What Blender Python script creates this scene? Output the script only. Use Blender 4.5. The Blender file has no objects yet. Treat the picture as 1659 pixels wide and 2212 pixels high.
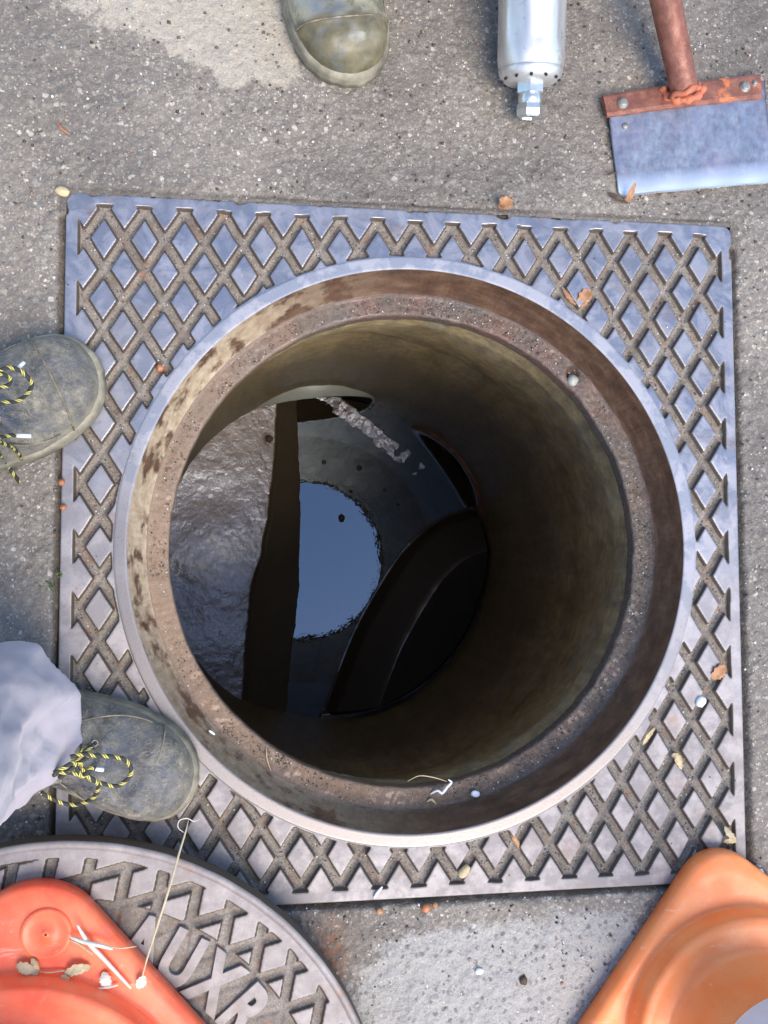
import bpy, math, random
import numpy as np
from mathutils import Matrix, Vector
S = bpy.context.scene
COL = S.collection
PI = math.pi
random.seed(7)
rng = np.random.default_rng(11)
# ---------------------------------------------------------------- camera
CAM = np.array([-0.20122, -0.02269, 1.12826])
R = np.array([[0.99008, -0.00528, -0.14038], [-0.0028, 0.99835, -0.05729], [0.14045, 0.05712, 0.98844]])
F, CX, CY = 2008.5, 829.5, 1106.0
cd = bpy.data.cameras.new('camera'); cam = bpy.data.objects.new('camera', cd); COL.objects.link(cam)
cd.sensor_fit = 'HORIZONTAL'; cd.sensor_width = 36; cd.lens = 36 * F / 1659; cd.clip_start = .02; cd.clip_end = 500
m = Matrix.Identity(4)
for i in range(3):
    for j in range(3): m[i][j] = R[i, j]
    m[i][3] = CAM[i]
cam.matrix_world = m
S.camera = cam
# ---------------------------------------------------------------- sky and sun
SUN_AZ, SUN_EL = math.radians(-62), math.radians(56)      # azimuth measured from +x, counter-clockwise
w = bpy.data.worlds.new('World'); S.world = w; w.use_nodes = True
nt = w.node_tree; bg = nt.nodes['Background']
sk = nt.nodes.new('ShaderNodeTexSky'); sk.sky_type = 'NISHITA'; sk.sun_disc = False
sk.sun_elevation = SUN_EL; sk.sun_rotation = math.radians(90) - SUN_AZ
sk.air_density = 1.0; sk.dust_density = .8; sk.ozone_density = 3.0
nt.links.new(sk.outputs[0], bg.inputs[0]); bg.inputs[1].default_value = .125
sl = bpy.data.lights.new('sun', 'SUN'); sl.energy = 1.45; sl.angle = math.radians(38); sl.color = (1, .91, .78)
so = bpy.data.objects.new('sun', sl); COL.objects.link(so); so.location = (2, -2, 3)
dv = Vector((math.cos(SUN_AZ) * math.cos(SUN_EL), math.sin(SUN_AZ) * math.cos(SUN_EL), math.sin(SUN_EL)))
so.rotation_euler = dv.to_track_quat('Z', 'Y').to_euler()
S.view_settings.view_transform = 'Standard'; S.view_settings.look = 'None'
S.view_settings.exposure = 1.55; S.view_settings.gamma = 1
S.render.resolution_x = 768; S.render.resolution_y = 1024

# ---------------------------------------------------------------- helpers
def at(x, y, z=0.):
    """point on the height z that the measured photo position (x, y) falls on"""
    d = R @ np.array([(x - CX) / F, -(y - CY) / F, -1.]); t = (z - CAM[2]) / d[2]
    return CAM + t * d
def hsh(ix, iy, s):
    h = (ix.astype(np.int64) * 374761393 + iy.astype(np.int64) * 668265263 + s * 982451653) & 0x7fffffff
    h = ((h ^ (h >> 13)) * 1274126177) & 0x7fffffff
    h = (h ^ (h >> 16)) & 0xffffff
    return h / float(0xffffff)
def vn(x, y, s=0):
    x = np.asarray(x, float); y = np.asarray(y, float)
    ix = np.floor(x); iy = np.floor(y); fx = x - ix; fy = y - iy
    fx = fx * fx * (3 - 2 * fx); fy = fy * fy * (3 - 2 * fy)
    a = hsh(ix, iy, s); b = hsh(ix + 1, iy, s); c = hsh(ix, iy + 1, s); d = hsh(ix + 1, iy + 1, s)
    return (a * (1 - fx) + b * fx) * (1 - fy) + (c * (1 - fx) + d * fx) * fy - .5
def fbm(x, y, sc, o=4, s=0):
    r = 0; a = 1.
    for k in range(o):
        r = r + a * vn(np.asarray(x) * sc, np.asarray(y) * sc, s + k * 17); sc *= 2.03; a *= .5
    return r
def sst(a, b, x):
    t = np.clip((x - a) / (b - a), 0, 1); return t * t * (3 - 2 * t)
ORG = {}
def tag(o, label=None, cat=None, group=None, kind=None):
    if label: o['label'] = label
    if cat: o['category'] = cat
    if group: o['group'] = group
    if kind: o['kind'] = kind
    return o
def thing(name, loc, label, cat, group=None):
    o = bpy.data.objects.new(name, None); COL.objects.link(o); o.location = loc; o.empty_display_size = .05
    ORG[o.name] = np.array(loc, float)
    return tag(o, label, cat, group)
def link(name, me, mat, parent=None, smooth=True, origin=None):
    """mesh vertices are given in world space; they are moved into the parent's space here"""
    o = bpy.data.objects.new(name, me); COL.objects.link(o)
    if mat is not None: me.materials.append(mat)
    org = ORG[parent.name] if parent else (np.array(origin, float) if origin is not None else np.zeros(3))
    n = len(me.vertices); co = np.empty(n * 3, np.float32); me.vertices.foreach_get('co', co)
    co = (co.reshape(-1, 3) - org).astype(np.float32); me.vertices.foreach_set('co', co.ravel())
    if parent: o.parent = parent
    else: o.location = org
    ORG[o.name] = org
    if smooth: me.polygons.foreach_set('use_smooth', np.ones(len(me.polygons), bool))
    me.update()
    return o
def mesh_np(name, V, Fq):
    me = bpy.data.meshes.new(name); V = np.asarray(V, np.float32); Fq = np.asarray(Fq, np.int32)
    n, k = Fq.shape
    me.vertices.add(len(V)); me.vertices.foreach_set('co', V.ravel())
    me.loops.add(n * k); me.loops.foreach_set('vertex_index', Fq.ravel())
    me.polygons.add(n); me.polygons.foreach_set('loop_start', np.arange(0, n * k, k, dtype=np.int32))
    me.polygons.foreach_set('loop_total', np.full(n, k, np.int32))
    me.update(calc_edges=True)
    return me
def pattr(me, name, vals):
    a = me.attributes.new(name, 'FLOAT', 'POINT'); a.data.foreach_set('value', np.asarray(vals, np.float32))
def grid_faces(nx, ny, wrap=False):
    i, j = np.meshgrid(np.arange(nx - (0 if wrap else 1)), np.arange(ny - 1), indexing='ij')
    i = i.ravel(); j = j.ravel(); i2 = (i + 1) % nx
    return np.stack([i * ny + j, i2 * ny + j, i2 * ny + j + 1, i * ny + j + 1], 1)
def compact(V, Fq, extra=()):
    used = np.zeros(len(V), bool); used[Fq.ravel()] = True
    idx = np.cumsum(used) - 1
    return V[used], idx[Fq], [e[used] for e in extra]
def cat_smooth(P, n=8, closed=False):
    P = [np.array(p, float) for p in P]
    if len(P) < 3: return np.array(P)
    out = []
    N = len(P)
    for i in range(N if closed else N - 1):
        p0 = P[(i - 1) % N] if (closed or i > 0) else P[0]; p1 = P[i]; p2 = P[(i + 1) % N]
        p3 = P[(i + 2) % N] if (closed or i + 2 < N) else P[-1]
        for k in range(n):
            t = k / n
            out.append(.5 * ((2 * p1) + (-p0 + p2) * t + (2 * p0 - 5 * p1 + 4 * p2 - p3) * t * t + (-p0 + 3 * p1 - 3 * p2 + p3) * t ** 3))
    if not closed: out.append(P[-1])
    return np.array(out)
def tube_data(P, r, seg=8, flat=1., cap=True):
    P = np.asarray(P, float); n = len(P)
    r = np.full(n, r) if np.isscalar(r) else np.asarray(r, float)
    V = []; acc = 0; L = []
    up = np.array([0, 0, 1.])
    for i in range(n):
        t = P[min(i + 1, n - 1)] - P[max(i - 1, 0)]; t = t / (np.linalg.norm(t) + 1e-9)
        u = up if abs(t @ up) < .95 else np.array([0, 1., 0])
        s = np.cross(t, u); s /= np.linalg.norm(s); u2 = np.cross(s, t)
        if i: acc += np.linalg.norm(P[i] - P[i - 1])
        for k in range(seg):
            a = 2 * PI * k / seg
            V.append(P[i] + r[i] * (math.cos(a - PI / 2) * s + flat * math.sin(a - PI / 2) * u2)); L.append(acc + .014 * k / seg)
    Fq = [(i * seg + k, i * seg + (k + 1) % seg, (i + 1) * seg + (k + 1) % seg, (i + 1) * seg + k) for i in range(n - 1) for k in range(seg)]
    if cap:
        for e, flip in ((0, 1), (n - 1, 0)):
            V.append(P[e]); L.append(acc if e else 0); c = len(V) - 1
            for k in range(seg):
                a, b = e * seg + k, e * seg + (k + 1) % seg
                Fq.append((c, b, a, c) if flip else (c, a, b, c))
    return V, Fq, L
def pymesh(name, V, Fs):
    me = bpy.data.meshes.new(name)
    Fs = [tuple(dict.fromkeys(f)) for f in Fs]
    me.from_pydata([tuple(v) for v in V], [], Fs); me.validate(); return me
def tube(name, P, r, mat, parent=None, seg=8, flat=1., attr=True, origin=None, cap=True):
    V, Fq, L = tube_data(P, r, seg, flat, cap)
    me = pymesh(name, V, Fq)
    if attr and len(me.vertices) == len(L): pattr(me, 'along', L)
    return link(name, me, mat, parent, origin=origin)
def lathe(name, prof, mat, parent=None, c=(0, 0), seg=360, noise=None, axis=None, closed=False, base=None):
    """prof: (r, z) list; noise(x, y, r, z)->(dr, dz)"""
    prof = np.array(prof, float); n = len(prof)
    th = np.arange(seg) * 2 * PI / seg
    T, Pi = np.meshgrid(th, np.arange(n), indexing='ij')
    r = prof[Pi, 0]; z = prof[Pi, 1]
    if noise: dr, dz = noise(T, r, z); r = r + dr; z = z + dz
    X = np.stack([c[0] + r * np.cos(T), c[1] + r * np.sin(T), z], -1).reshape(-1, 3)
    if axis is not None:  # axis: 3x3 matrix + base point, lathe built along local z
        M3, b = axis; X = X @ np.array(M3).T + np.array(b)
    return link(name, mesh_np(name, X, grid_faces(seg, n, True)), mat, parent, origin=base)
def dense(prof, step):
    out = [prof[0]]
    for a, b in zip(prof[:-1], prof[1:]):
        d = math.hypot(b[0] - a[0], b[1] - a[1]); k = max(1, int(d / step))
        for i in range(1, k + 1): out.append((a[0] + (b[0] - a[0]) * i / k, a[1] + (b[1] - a[1]) * i / k))
    return out
def from_eval(o):
    dg = bpy.context.evaluated_depsgraph_get(); dg.update()
    return bpy.data.meshes.new_from_object(o.evaluated_get(dg))
def remeshed(V, Fs, voxel, smooth=6, pre=None):
    me = pymesh('tmp', V, Fs); o = bpy.data.objects.new('tmp', me); COL.objects.link(o)
    md = o.modifiers.new('r', 'REMESH'); md.mode = 'VOXEL'; md.voxel_size = voxel
    sm = o.modifiers.new('s', 'SMOOTH'); sm.iterations = smooth; sm.factor = .5
    m2 = from_eval(o); bpy.data.objects.remove(o); bpy.data.meshes.remove(me)
    return m2

# ---------------------------------------------------------------- materials
class N:
    def __init__(s, name, rough=.6, metal=0., spec=.5, ior=None):
        s.m = bpy.data.materials.new(name); s.m.use_nodes = True; s.t = s.m.node_tree
        s.b = s.t.nodes['Principled BSDF']
        s.b.inputs['Roughness'].default_value = rough; s.b.inputs['Metallic'].default_value = metal
        s.b.inputs['Specular IOR Level'].default_value = spec
        if ior: s.b.inputs['IOR'].default_value = ior
        s.pos = s.t.nodes.new('ShaderNodeNewGeometry').outputs['Position']
    def L(s, a, b): s.t.links.new(a, b)
    def put(s, inp, v):
        if isinstance(v, bpy.types.NodeSocket): s.L(v, inp)
        else:
            if isinstance(v, (tuple, list)) and len(v) == 3 and inp.type == 'RGBA': v = (*v, 1)
            inp.default_value = v
    def scaled(s, vec):
        n = s.t.nodes.new('ShaderNodeMapping'); s.L(s.pos, n.inputs[0]); n.inputs['Scale'].default_value = vec; return n.outputs[0]
    def noise(s, sc, det=4, rough=.55, vec=None, dist=0):
        n = s.t.nodes.new('ShaderNodeTexNoise'); n.inputs['Scale'].default_value = sc; n.inputs['Detail'].default_value = det
        n.inputs['Roughness'].default_value = rough; n.inputs['Distortion'].default_value = dist
        s.L(vec or s.pos, n.inputs['Vector']); return n.outputs[0]
    def vor(s, sc, feat='F1', out='Distance', vec=None, rnd=1):
        n = s.t.nodes.new('ShaderNodeTexVoronoi'); n.feature = feat; n.inputs['Scale'].default_value = sc
        n.inputs['Randomness'].default_value = rnd
        s.L(vec or s.pos, n.inputs['Vector']); return n.outputs[out]
    def attr(s, a):
        n = s.t.nodes.new('ShaderNodeAttribute'); n.attribute_name = a; return n.outputs['Fac']
    def math(s, op, a, b=0., c=None, clamp=False):
        n = s.t.nodes.new('ShaderNodeMath'); n.operation = op; n.use_clamp = clamp
        s.put(n.inputs[0], a); s.put(n.inputs[1], b)
        if c is not None: s.put(n.inputs[2], c)
        return n.outputs[0]
    def ramp(s, f, stops, interp='LINEAR'):
        n = s.t.nodes.new('ShaderNodeValToRGB'); n.color_ramp.interpolation = interp
        e = n.color_ramp.elements
        while len(e) < len(stops): e.new(.5)
        for k, (p, c) in zip(e, stops):
            k.position = p; k.color = (c, c, c, 1) if isinstance(c, (int, float)) else (*c, 1)
        s.put(n.inputs[0], f); return n.outputs[0]
    def mix(s, f, a, b, mode='MIX'):
        n = s.t.nodes.new('ShaderNodeMix'); n.data_type = 'RGBA'; n.blend_type = mode
        s.put(n.inputs[0], f); s.put(n.inputs[6], a); s.put(n.inputs[7], b); return n.outputs[2]
    def sep(s, c, k):
        n = s.t.nodes.new('ShaderNodeSeparateXYZ'); s.L(c, n.inputs[0]); return n.outputs[k]
    def bump(s, h, strength=.5, dist=.001, prev=None):
        n = s.t.nodes.new('ShaderNodeBump'); n.inputs['Strength'].default_value = strength; n.inputs['Distance'].default_value = dist
        s.put(n.inputs['Height'], h)
        if prev: s.L(prev, n.inputs['Normal'])
        return n.outputs[0]
    def out(s, color=None, rough=None, normal=None, metal=None):
        if color is not None: s.put(s.b.inputs['Base Color'], color)
        if rough is not None: s.put(s.b.inputs['Roughness'], rough)
        if metal is not None: s.put(s.b.inputs['Metallic'], metal)
        if normal is not None: s.L(normal, s.b.inputs['Normal'])
        return s.m

def mat_asphalt():
    n = N('asphalt', spec=.5)
    dn = n.t.nodes.new('ShaderNodeTexNoise'); dn.inputs['Scale'].default_value = 260; dn.inputs['Detail'].default_value = 2; n.L(n.pos, dn.inputs['Vector'])
    vm = n.t.nodes.new('ShaderNodeVectorMath'); vm.operation = 'MULTIPLY_ADD'; n.L(dn.outputs['Color'], vm.inputs[0]); vm.inputs[1].default_value = (.006, .006, .006); n.L(n.pos, vm.inputs[2]); wp = vm.outputs[0]
    cell = n.sep(n.vor(290, out='Color', vec=wp), 0); cd1 = n.vor(290, vec=wp)
    cell2 = n.sep(n.vor(105, out='Color', vec=wp), 1); d2 = n.vor(105, vec=wp)
    fine = n.noise(900, 3, .7)
    stones = n.ramp(cell, [(0, (.150, .131, .112)), (.35, (.182, .160, .137)), (.62, (.215, .190, .160)), (.90, (.265, .235, .192)), (.975, (.36, .325, .265)), (1, (.52, .48, .40))])
    binder = n.ramp(fine, [(.3, (.125, .108, .090)), (.7, (.21, .184, .154))])
    c = n.mix(n.ramp(cd1, [(.42, 1), (.62, 0)]), binder, stones)
    big = n.ramp(cell2, [(0, (.12, .115, .11)), (.5, (.18, .165, .145)), (.9, (.27, .25, .21)), (1, (.45, .42, .36))])
    bigmask = n.math('MULTIPLY', n.ramp(d2, [(.28, 1), (.36, 0)]), n.ramp(cell2, [(.70, 0), (.72, 1)]))
    c = n.mix(bigmask, c, big)
    # worn tone over wide patches
    wide = n.noise(5, 5, .6)
    c = n.mix(1., c, n.ramp(wide, [(.32, (.78, .755, .735)), (.68, (1.50, 1.45, 1.38))]), 'MULTIPLY')
    # sandy dry film (attribute field broken by noise)
    pale = n.math('ADD', n.attr('pale'), n.math('MULTIPLY', n.math('SUBTRACT', n.noise(30, 8, .75), .5), 2.2))
    pm = n.ramp(pale, [(.42, 0), (.60, 1)])
    sand = n.ramp(n.noise(420, 4, .7), [(.3, (.34, .29, .22)), (.7, (.56, .49, .38))])
    c = n.mix(n.math('MULTIPLY', pm, .8), c, sand)
    # pale cement film
    cem = n.math('ADD', n.attr('cement'), n.math('MULTIPLY', n.math('SUBTRACT', n.noise(60, 6, .7), .5), 1.2))
    cm = n.ramp(cem, [(.42, 0), (.62, 1)])
    cemc = n.ramp(n.noise(330, 5, .75), [(.28, (.16, .145, .13)), (.42, (.34, .315, .28)), (.72, (.49, .455, .41))])
    cemc = n.mix(n.math('MULTIPLY', n.ramp(n.vor(120, vec=wp), [(.25, 1), (.42, 0)]), n.ramp(n.sep(n.vor(120, out='Color', vec=wp), 0), [(.55, 0), (.62, .8)])), cemc, (.14, .12, .105))
    c = n.mix(n.math('MULTIPLY', cm, .88), c, cemc)
    rust = n.math('MULTIPLY', n.attr('rust'), n.ramp(n.noise(120, 5, .7), [(.38, 0), (.6, 1)]))
    c = n.mix(rust, c, (.26, .095, .035))
    # white flecks
    fl = n.vor(380, out='Color', vec=wp); fm = n.math('MULTIPLY', n.ramp(n.sep(fl, 2), [(.978, 0), (.985, 1)]), n.ramp(n.vor(380, vec=wp), [(.3, 1), (.4, 0)]))
    c = n.mix(fm, c, (.70, .68, .62))
    dk = n.attr('soil')
    c = n.mix(n.math('MULTIPLY', dk, .85), c, n.ramp(n.noise(500, 3), [(.3, (.03, .022, .016)), (.7, (.11, .085, .06))]))
    wet = n.math('ADD', n.attr('wet'), n.math('MULTIPLY', n.math('SUBTRACT', n.noise(22, 5, .6), .5), .8), clamp=True)
    c = n.mix(n.math('MULTIPLY', wet, .45), c, n.mix(1., c, (.58, .56, .55), 'MULTIPLY'))
    r = n.math('SUBTRACT', .62, n.math('MULTIPLY', wet, .34))
    h = n.math('ADD', n.math('MULTIPLY', cd1, -1.), n.math('MULTIPLY', fine, .5))
    nm = n.bump(h, .5, .0016); nm = n.bump(n.noise(160, 5, .7), .5, .004, nm)
    return n.out(c, r, nm)
def mat_iron(name='polished cast iron', dusty=False):
    n = N(name)
    g = n.attr('groove')
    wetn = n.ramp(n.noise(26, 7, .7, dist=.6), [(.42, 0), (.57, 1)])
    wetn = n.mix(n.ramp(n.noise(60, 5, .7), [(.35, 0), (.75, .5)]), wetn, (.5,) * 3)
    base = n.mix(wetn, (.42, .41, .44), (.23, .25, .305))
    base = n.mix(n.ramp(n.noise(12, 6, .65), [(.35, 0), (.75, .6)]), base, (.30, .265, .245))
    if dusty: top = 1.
    else: top = n.ramp(n.math('SUBTRACT', n.math('ADD', n.math('MULTIPLY', n.noise(7, 4, .6), .5), .02), n.math('ADD', n.sep(n.pos, 1), n.math('MULTIPLY', n.sep(n.pos, 0), .25))), [(.10, 0), (.46, 1)])  # wetter top to dry bottom, with the sky reflection's tones put in the colour
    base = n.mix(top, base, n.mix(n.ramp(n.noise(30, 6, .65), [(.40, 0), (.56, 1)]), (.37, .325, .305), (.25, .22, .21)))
    if dusty: base = n.mix(.6, base, n.ramp(n.noise(45, 6, .7), [(.3, (.20, .165, .145)), (.7, (.36, .32, .295))]))
    spots = n.ramp(n.noise(650, 3, .6), [(.62, 0), (.70, .75)])
    base = n.mix(spots, base, (.08, .07, .065))
    rustn = n.math('MULTIPLY', n.ramp(n.noise(17, 6, .7), [(.57, 0), (.72, 1)]), .55)
    base = n.mix(rustn, base, (.30, .16, .085))
    dirt = n.ramp(n.noise(480, 4, .75), [(.25, (.095, .078, .062)), (.45, (.235, .20, .162)), (.66, (.37, .32, .26)), (.82, (.60, .54, .45))])
    dirt = n.mix(n.ramp(n.noise(40, 4, .6), [(.4, 0), (.7, .6)]), dirt, (.095, .072, .050))
    dirt = n.mix(n.ramp(n.noise(75, 5, .7), [(.55, 0), (.68, .7)]), dirt, (.26, .115, .055))
    wallc = (.085, .062, .042)
    gm = n.ramp(g, [(.01, 0), (.08, 1)])
    dm = n.ramp(g, [(.80, 0), (.96, 1)])
    c = n.mix(gm, base, n.mix(dm, wallc, dirt))
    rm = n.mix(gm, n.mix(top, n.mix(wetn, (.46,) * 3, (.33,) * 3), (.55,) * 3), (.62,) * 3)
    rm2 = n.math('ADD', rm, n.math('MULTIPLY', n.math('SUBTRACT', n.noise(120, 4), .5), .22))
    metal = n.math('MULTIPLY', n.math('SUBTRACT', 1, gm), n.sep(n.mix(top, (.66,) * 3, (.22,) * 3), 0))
    hb = n.math('ADD', n.math('MULTIPLY', n.noise(700, 4, .75), n.math('ADD', gm, .12)), n.math('MULTIPLY', n.noise(150, 3), .12))
    return n.out(c, rm2, n.bump(hb, .6, .0016), metal)
def mat_rust():
    n = N('rusty seat', spec=.5)
    sp = n.attr('zone')   # 0 lip, .5 wall, 1 ledge
    a = n.ramp(n.noise(30, 6, .65, vec=n.scaled((1, 1, 2.2))), [(.3, (.060, .030, .018)), (.5, (.105, .055, .032)), (.7, (.17, .098, .055))])
    tan = n.math('MULTIPLY', n.attr('tan'), n.ramp(n.noise(24, 6, .62, vec=n.scaled((1, 1, 1.2))), [(.40, 0), (.50, 1)]))  # tan patches on the left wall, its sunlit tone painted in
    a = n.mix(n.math('MULTIPLY', tan, .85), a, n.ramp(n.noise(90, 4), [(.3, (.38, .27, .165)), (.7, (.62, .50, .34))]))
    led = n.ramp(n.noise(210, 6, .75), [(.25, (.045, .035, .028)), (.5, (.125, .096, .076)), (.66, (.215, .17, .135)), (.85, (.46, .40, .31))])
    led = n.mix(n.ramp(n.noise(11, 4, .6), [(.48, 0), (.70, .55)]), led, (.28, .125, .075))
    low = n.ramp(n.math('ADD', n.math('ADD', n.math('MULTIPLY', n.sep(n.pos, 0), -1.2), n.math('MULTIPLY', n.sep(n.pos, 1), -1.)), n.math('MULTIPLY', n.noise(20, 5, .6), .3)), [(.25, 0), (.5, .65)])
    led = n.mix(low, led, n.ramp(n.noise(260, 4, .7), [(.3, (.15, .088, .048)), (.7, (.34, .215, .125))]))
    led = n.mix(n.math('MULTIPLY', n.attr('tan'), .45), led, (.36, .25, .165))
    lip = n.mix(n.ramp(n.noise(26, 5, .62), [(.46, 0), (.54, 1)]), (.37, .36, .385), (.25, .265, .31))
    topl = n.ramp(n.math('SUBTRACT', n.math('MULTIPLY', n.noise(7, 4, .6), .5), n.math('ADD', n.sep(n.pos, 1), n.math('MULTIPLY', n.sep(n.pos, 0), .25))), [(.10, 0), (.46, 1)]); lip = n.mix(topl, lip, (.25, .22, .205))  # lip warms downward too, reflected sky tone put in its colour
    sp1 = n.ramp(n.noise(600, 3, .6), [(.63, 0), (.70, .75)]); lip = n.mix(sp1, lip, (.09, .07, .06))
    c = n.mix(n.ramp(sp, [(.10, 0), (.30, 1)]), lip, n.mix(n.ramp(sp, [(.70, 0), (.80, 1)]), a, led))
    lm = n.ramp(sp, [(.10, 1), (.3, 0)])
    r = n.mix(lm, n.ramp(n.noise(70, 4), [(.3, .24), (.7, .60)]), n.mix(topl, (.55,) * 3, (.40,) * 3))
    n.b.inputs['Coat Roughness'].default_value = .16; n.L(n.math('MULTIPLY', n.ramp(sp, [(.70, 0), (.80, 1)]), n.ramp(n.noise(22, 5, .65), [(.46, 0), (.62, .35)])), n.b.inputs['Coat Weight'])
    h = n.math('ADD', n.math('MULTIPLY', n.noise(520, 4, .75), n.ramp(sp, [(.1, .1), (.5, .3), (.8, 1)])), n.math('MULTIPLY', n.noise(130, 4), n.ramp(sp, [(.1, .03), (.3, .5)])))
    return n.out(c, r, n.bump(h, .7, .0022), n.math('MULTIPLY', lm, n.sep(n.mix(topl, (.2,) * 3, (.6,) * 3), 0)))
def mat_shaft():
    n = N('damp concrete', spec=.5)
    v = n.scaled((1, 1, .35))
    c = n.ramp(n.noise(9, 6, .62, vec=v), [(.25, (.25, .185, .085)), (.5, (.38, .29, .145)), (.75, (.50, .40, .24))])
    drip = n.ramp(n.noise(34, 6, .7, vec=n.scaled((1, 1, .12))), [(.46, 0), (.62, .55)]); c = n.mix(drip, c, (.16, .125, .075))
    c = n.mix(1., c, n.ramp(n.noise(46, 7, .75), [(.3, (.62, .60, .60)), (.7, (1.35, 1.33, 1.3))]), 'MULTIPLY')
    c = n.mix(n.ramp(n.noise(240, 3), [(.66, 0), (.74, .7)]), c, (.55, .46, .28))
    c = n.mix(n.ramp(n.noise(14, 5, .65), [(.52, 0), (.72, .5)]), c, (.30, .31, .27))
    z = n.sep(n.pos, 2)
    damp_shade = n.ramp(n.math('ADD', n.math('MULTIPLY', z, -1), n.math('MULTIPLY', n.noise(8, 4), .35)), [(.65, 0), (1.2, 1)])  # damp tone growing with depth, shade low in the shaft painted into it
    c = n.mix(n.math('MULTIPLY', damp_shade, .7), c, (.088, .066, .038))
    r = n.mix(damp_shade, (.6,) * 3, (.55,) * 3)
    h = n.math('ADD', n.noise(60, 6, .7), n.math('MULTIPLY', n.noise(12, 3, vec=v), .9))
    return n.out(c, r, n.bump(h, .7, .005))
def mat_bench():
    n = N('wet rough mortar', spec=.9, ior=1.6)
    n.b.inputs['Coat Weight'].default_value = 1; n.b.inputs['Coat Roughness'].default_value = .07; n.b.inputs['Coat IOR'].default_value = 1.72
    c = n.ramp(n.noise(28, 6, .65), [(.3, (.12, .082, .060)), (.55, (.22, .155, .118)), (.8, (.33, .25, .195))])
    c = n.mix(n.ramp(n.vor(38), [(.06, .8), (.12, 0)]), c, (.018, .014, .010))
    steep = n.attr('side'); c = n.mix(steep, c, (.095, .068, .036)); c = n.mix(n.math('MULTIPLY', n.attr('dark_bench'), .93), c, (.034, .026, .017))  # steep channel side gets its shade as colour; lower right bench set darker
    r = n.mix(steep, n.ramp(n.noise(50, 4), [(.35, .20), (.7, .42)]), (.5,) * 3)
    h = n.math('ADD', n.noise(115, 3, .6), n.math('MULTIPLY', n.noise(330, 3, .6), .35))
    cw = n.math('MULTIPLY', n.math('SUBTRACT', 1, steep), n.math('SUBTRACT', 1, n.math('MULTIPLY', n.attr('dark_bench'), n.math('SUBTRACT', 1, n.attr('streak'))))); n.L(cw, n.b.inputs['Coat Weight'])
    hs_ = n.math('MULTIPLY', h, n.math('SUBTRACT', 1, n.math('MULTIPLY', n.attr('dark_bench'), .93)))
    nb = n.bump(hs_, .7, .0024); nc = n.bump(n.math('MULTIPLY', n.math('ADD', n.noise(190, 3, .6), n.math('MULTIPLY', n.noise(60, 2), .6)), n.math('SUBTRACT', 1, n.attr('dark_bench'))), .8, .0011); n.L(nc, n.b.inputs['Coat Normal'])
    n.L(n.math('SUBTRACT', .9, n.math('MULTIPLY', n.attr('dark_bench'), .75)), n.b.inputs['Specular IOR Level']); r = n.mix(n.attr('dark_bench'), r, (.55,) * 3)
    return n.out(c, r, nb)
def simple(name, stops, scale=40, rough=.6, metal=0, bumpd=.0005, bscale=200, spec=.5, det=5, nr=.6, rvar=0.):
    n = N(name, rough, metal, spec)
    c = n.ramp(n.noise(scale, det, nr), stops)
    r = n.math('ADD', rough, n.math('MULTIPLY', n.math('SUBTRACT', n.noise(scale * 2, 4), .5), rvar)) if rvar else rough
    return n.out(c, r, n.bump(n.noise(bscale, 4, .65), .6, bumpd))
def mat_water():
    n = N('channel water', .01, 0, .5, 2.5); n.b.inputs['Specular Tint'].default_value = (.70, .85, 1., 1)
    return n.out((.032, .023, .013), None, n.bump(n.math('ADD', n.noise(22, 3, .5), n.math('MULTIPLY', n.noise(140, 2, .5), .16)), .17, .0014))
def mat_leather():
    n = N('muddy black leather', spec=.4)
    mud = n.ramp(n.noise(17, 8, .72, dist=.3), [(.38, 0), (.60, 1)])
    mud = n.math('MULTIPLY', mud, n.ramp(n.noise(95, 7, .8), [(.34, .35), (.52, 1)]))
    crk = n.ramp(n.noise(34, 8, .62, vec=n.scaled((1, 1.9, 1)), dist=1.2), [(.485, 0), (.50, 1), (.515, 0)])
    low = n.ramp(n.sep(n.pos, 2), [(.03, 1), (.075, 0)])
    mud = n.math('MAXIMUM', n.math('MULTIPLY', mud, .92), n.math('MULTIPLY', low, .75))
    base = n.ramp(n.noise(60, 4), [(.3, (.022, .028, .042)), (.7, (.060, .072, .098))])
    mc = n.ramp(n.noise(55, 6, .7), [(.3, (.13, .115, .085)), (.5, (.27, .24, .18)), (.72, (.46, .39, .26))])
    c = n.mix(mud, base, mc)
    c = n.mix(n.math('MULTIPLY', crk, .75), c, (.50, .44, .32)); c = n.mix(n.ramp(n.noise(330, 3, .7), [(.66, 0), (.74, .7)]), c, (.50, .45, .36))
    r = n.math('ADD', .30, n.math('MULTIPLY', mud, .38))
    h = n.math('ADD', n.math('MULTIPLY', n.noise(45, 5, .6, dist=.8), 1.), n.math('ADD', n.math('MULTIPLY', mud, .45), n.math('MULTIPLY', crk, .3)))
    return n.out(c, r, n.bump(h, .7, .0034))
def mat_boot():
    n = N('muddy olive boot rubber', spec=.55)
    base = n.ramp(n.noise(28, 7, .7), [(.30, (.07, .072, .055)), (.43, (.17, .16, .11)), (.56, (.36, .33, .22)), (.75, (.52, .48, .35))])
    c = n.mix(n.ramp(n.noise(14, 5, .6), [(.48, 0), (.58, .8)]), base, (.10, .13, .18))
    toe = n.attr('toe'); c = n.mix(n.math('MULTIPLY', toe, n.ramp(n.noise(50, 5), [(.3, .4), (.55, 1)])), c, n.ramp(n.noise(40, 5), [(.3, (.075, .065, .035)), (.7, (.20, .165, .085))]))
    return n.out(c, n.ramp(n.noise(50, 4), [(.3, .35), (.7, .6)]), n.bump(n.noise(110, 5, .65), .6, .0014))
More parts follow.
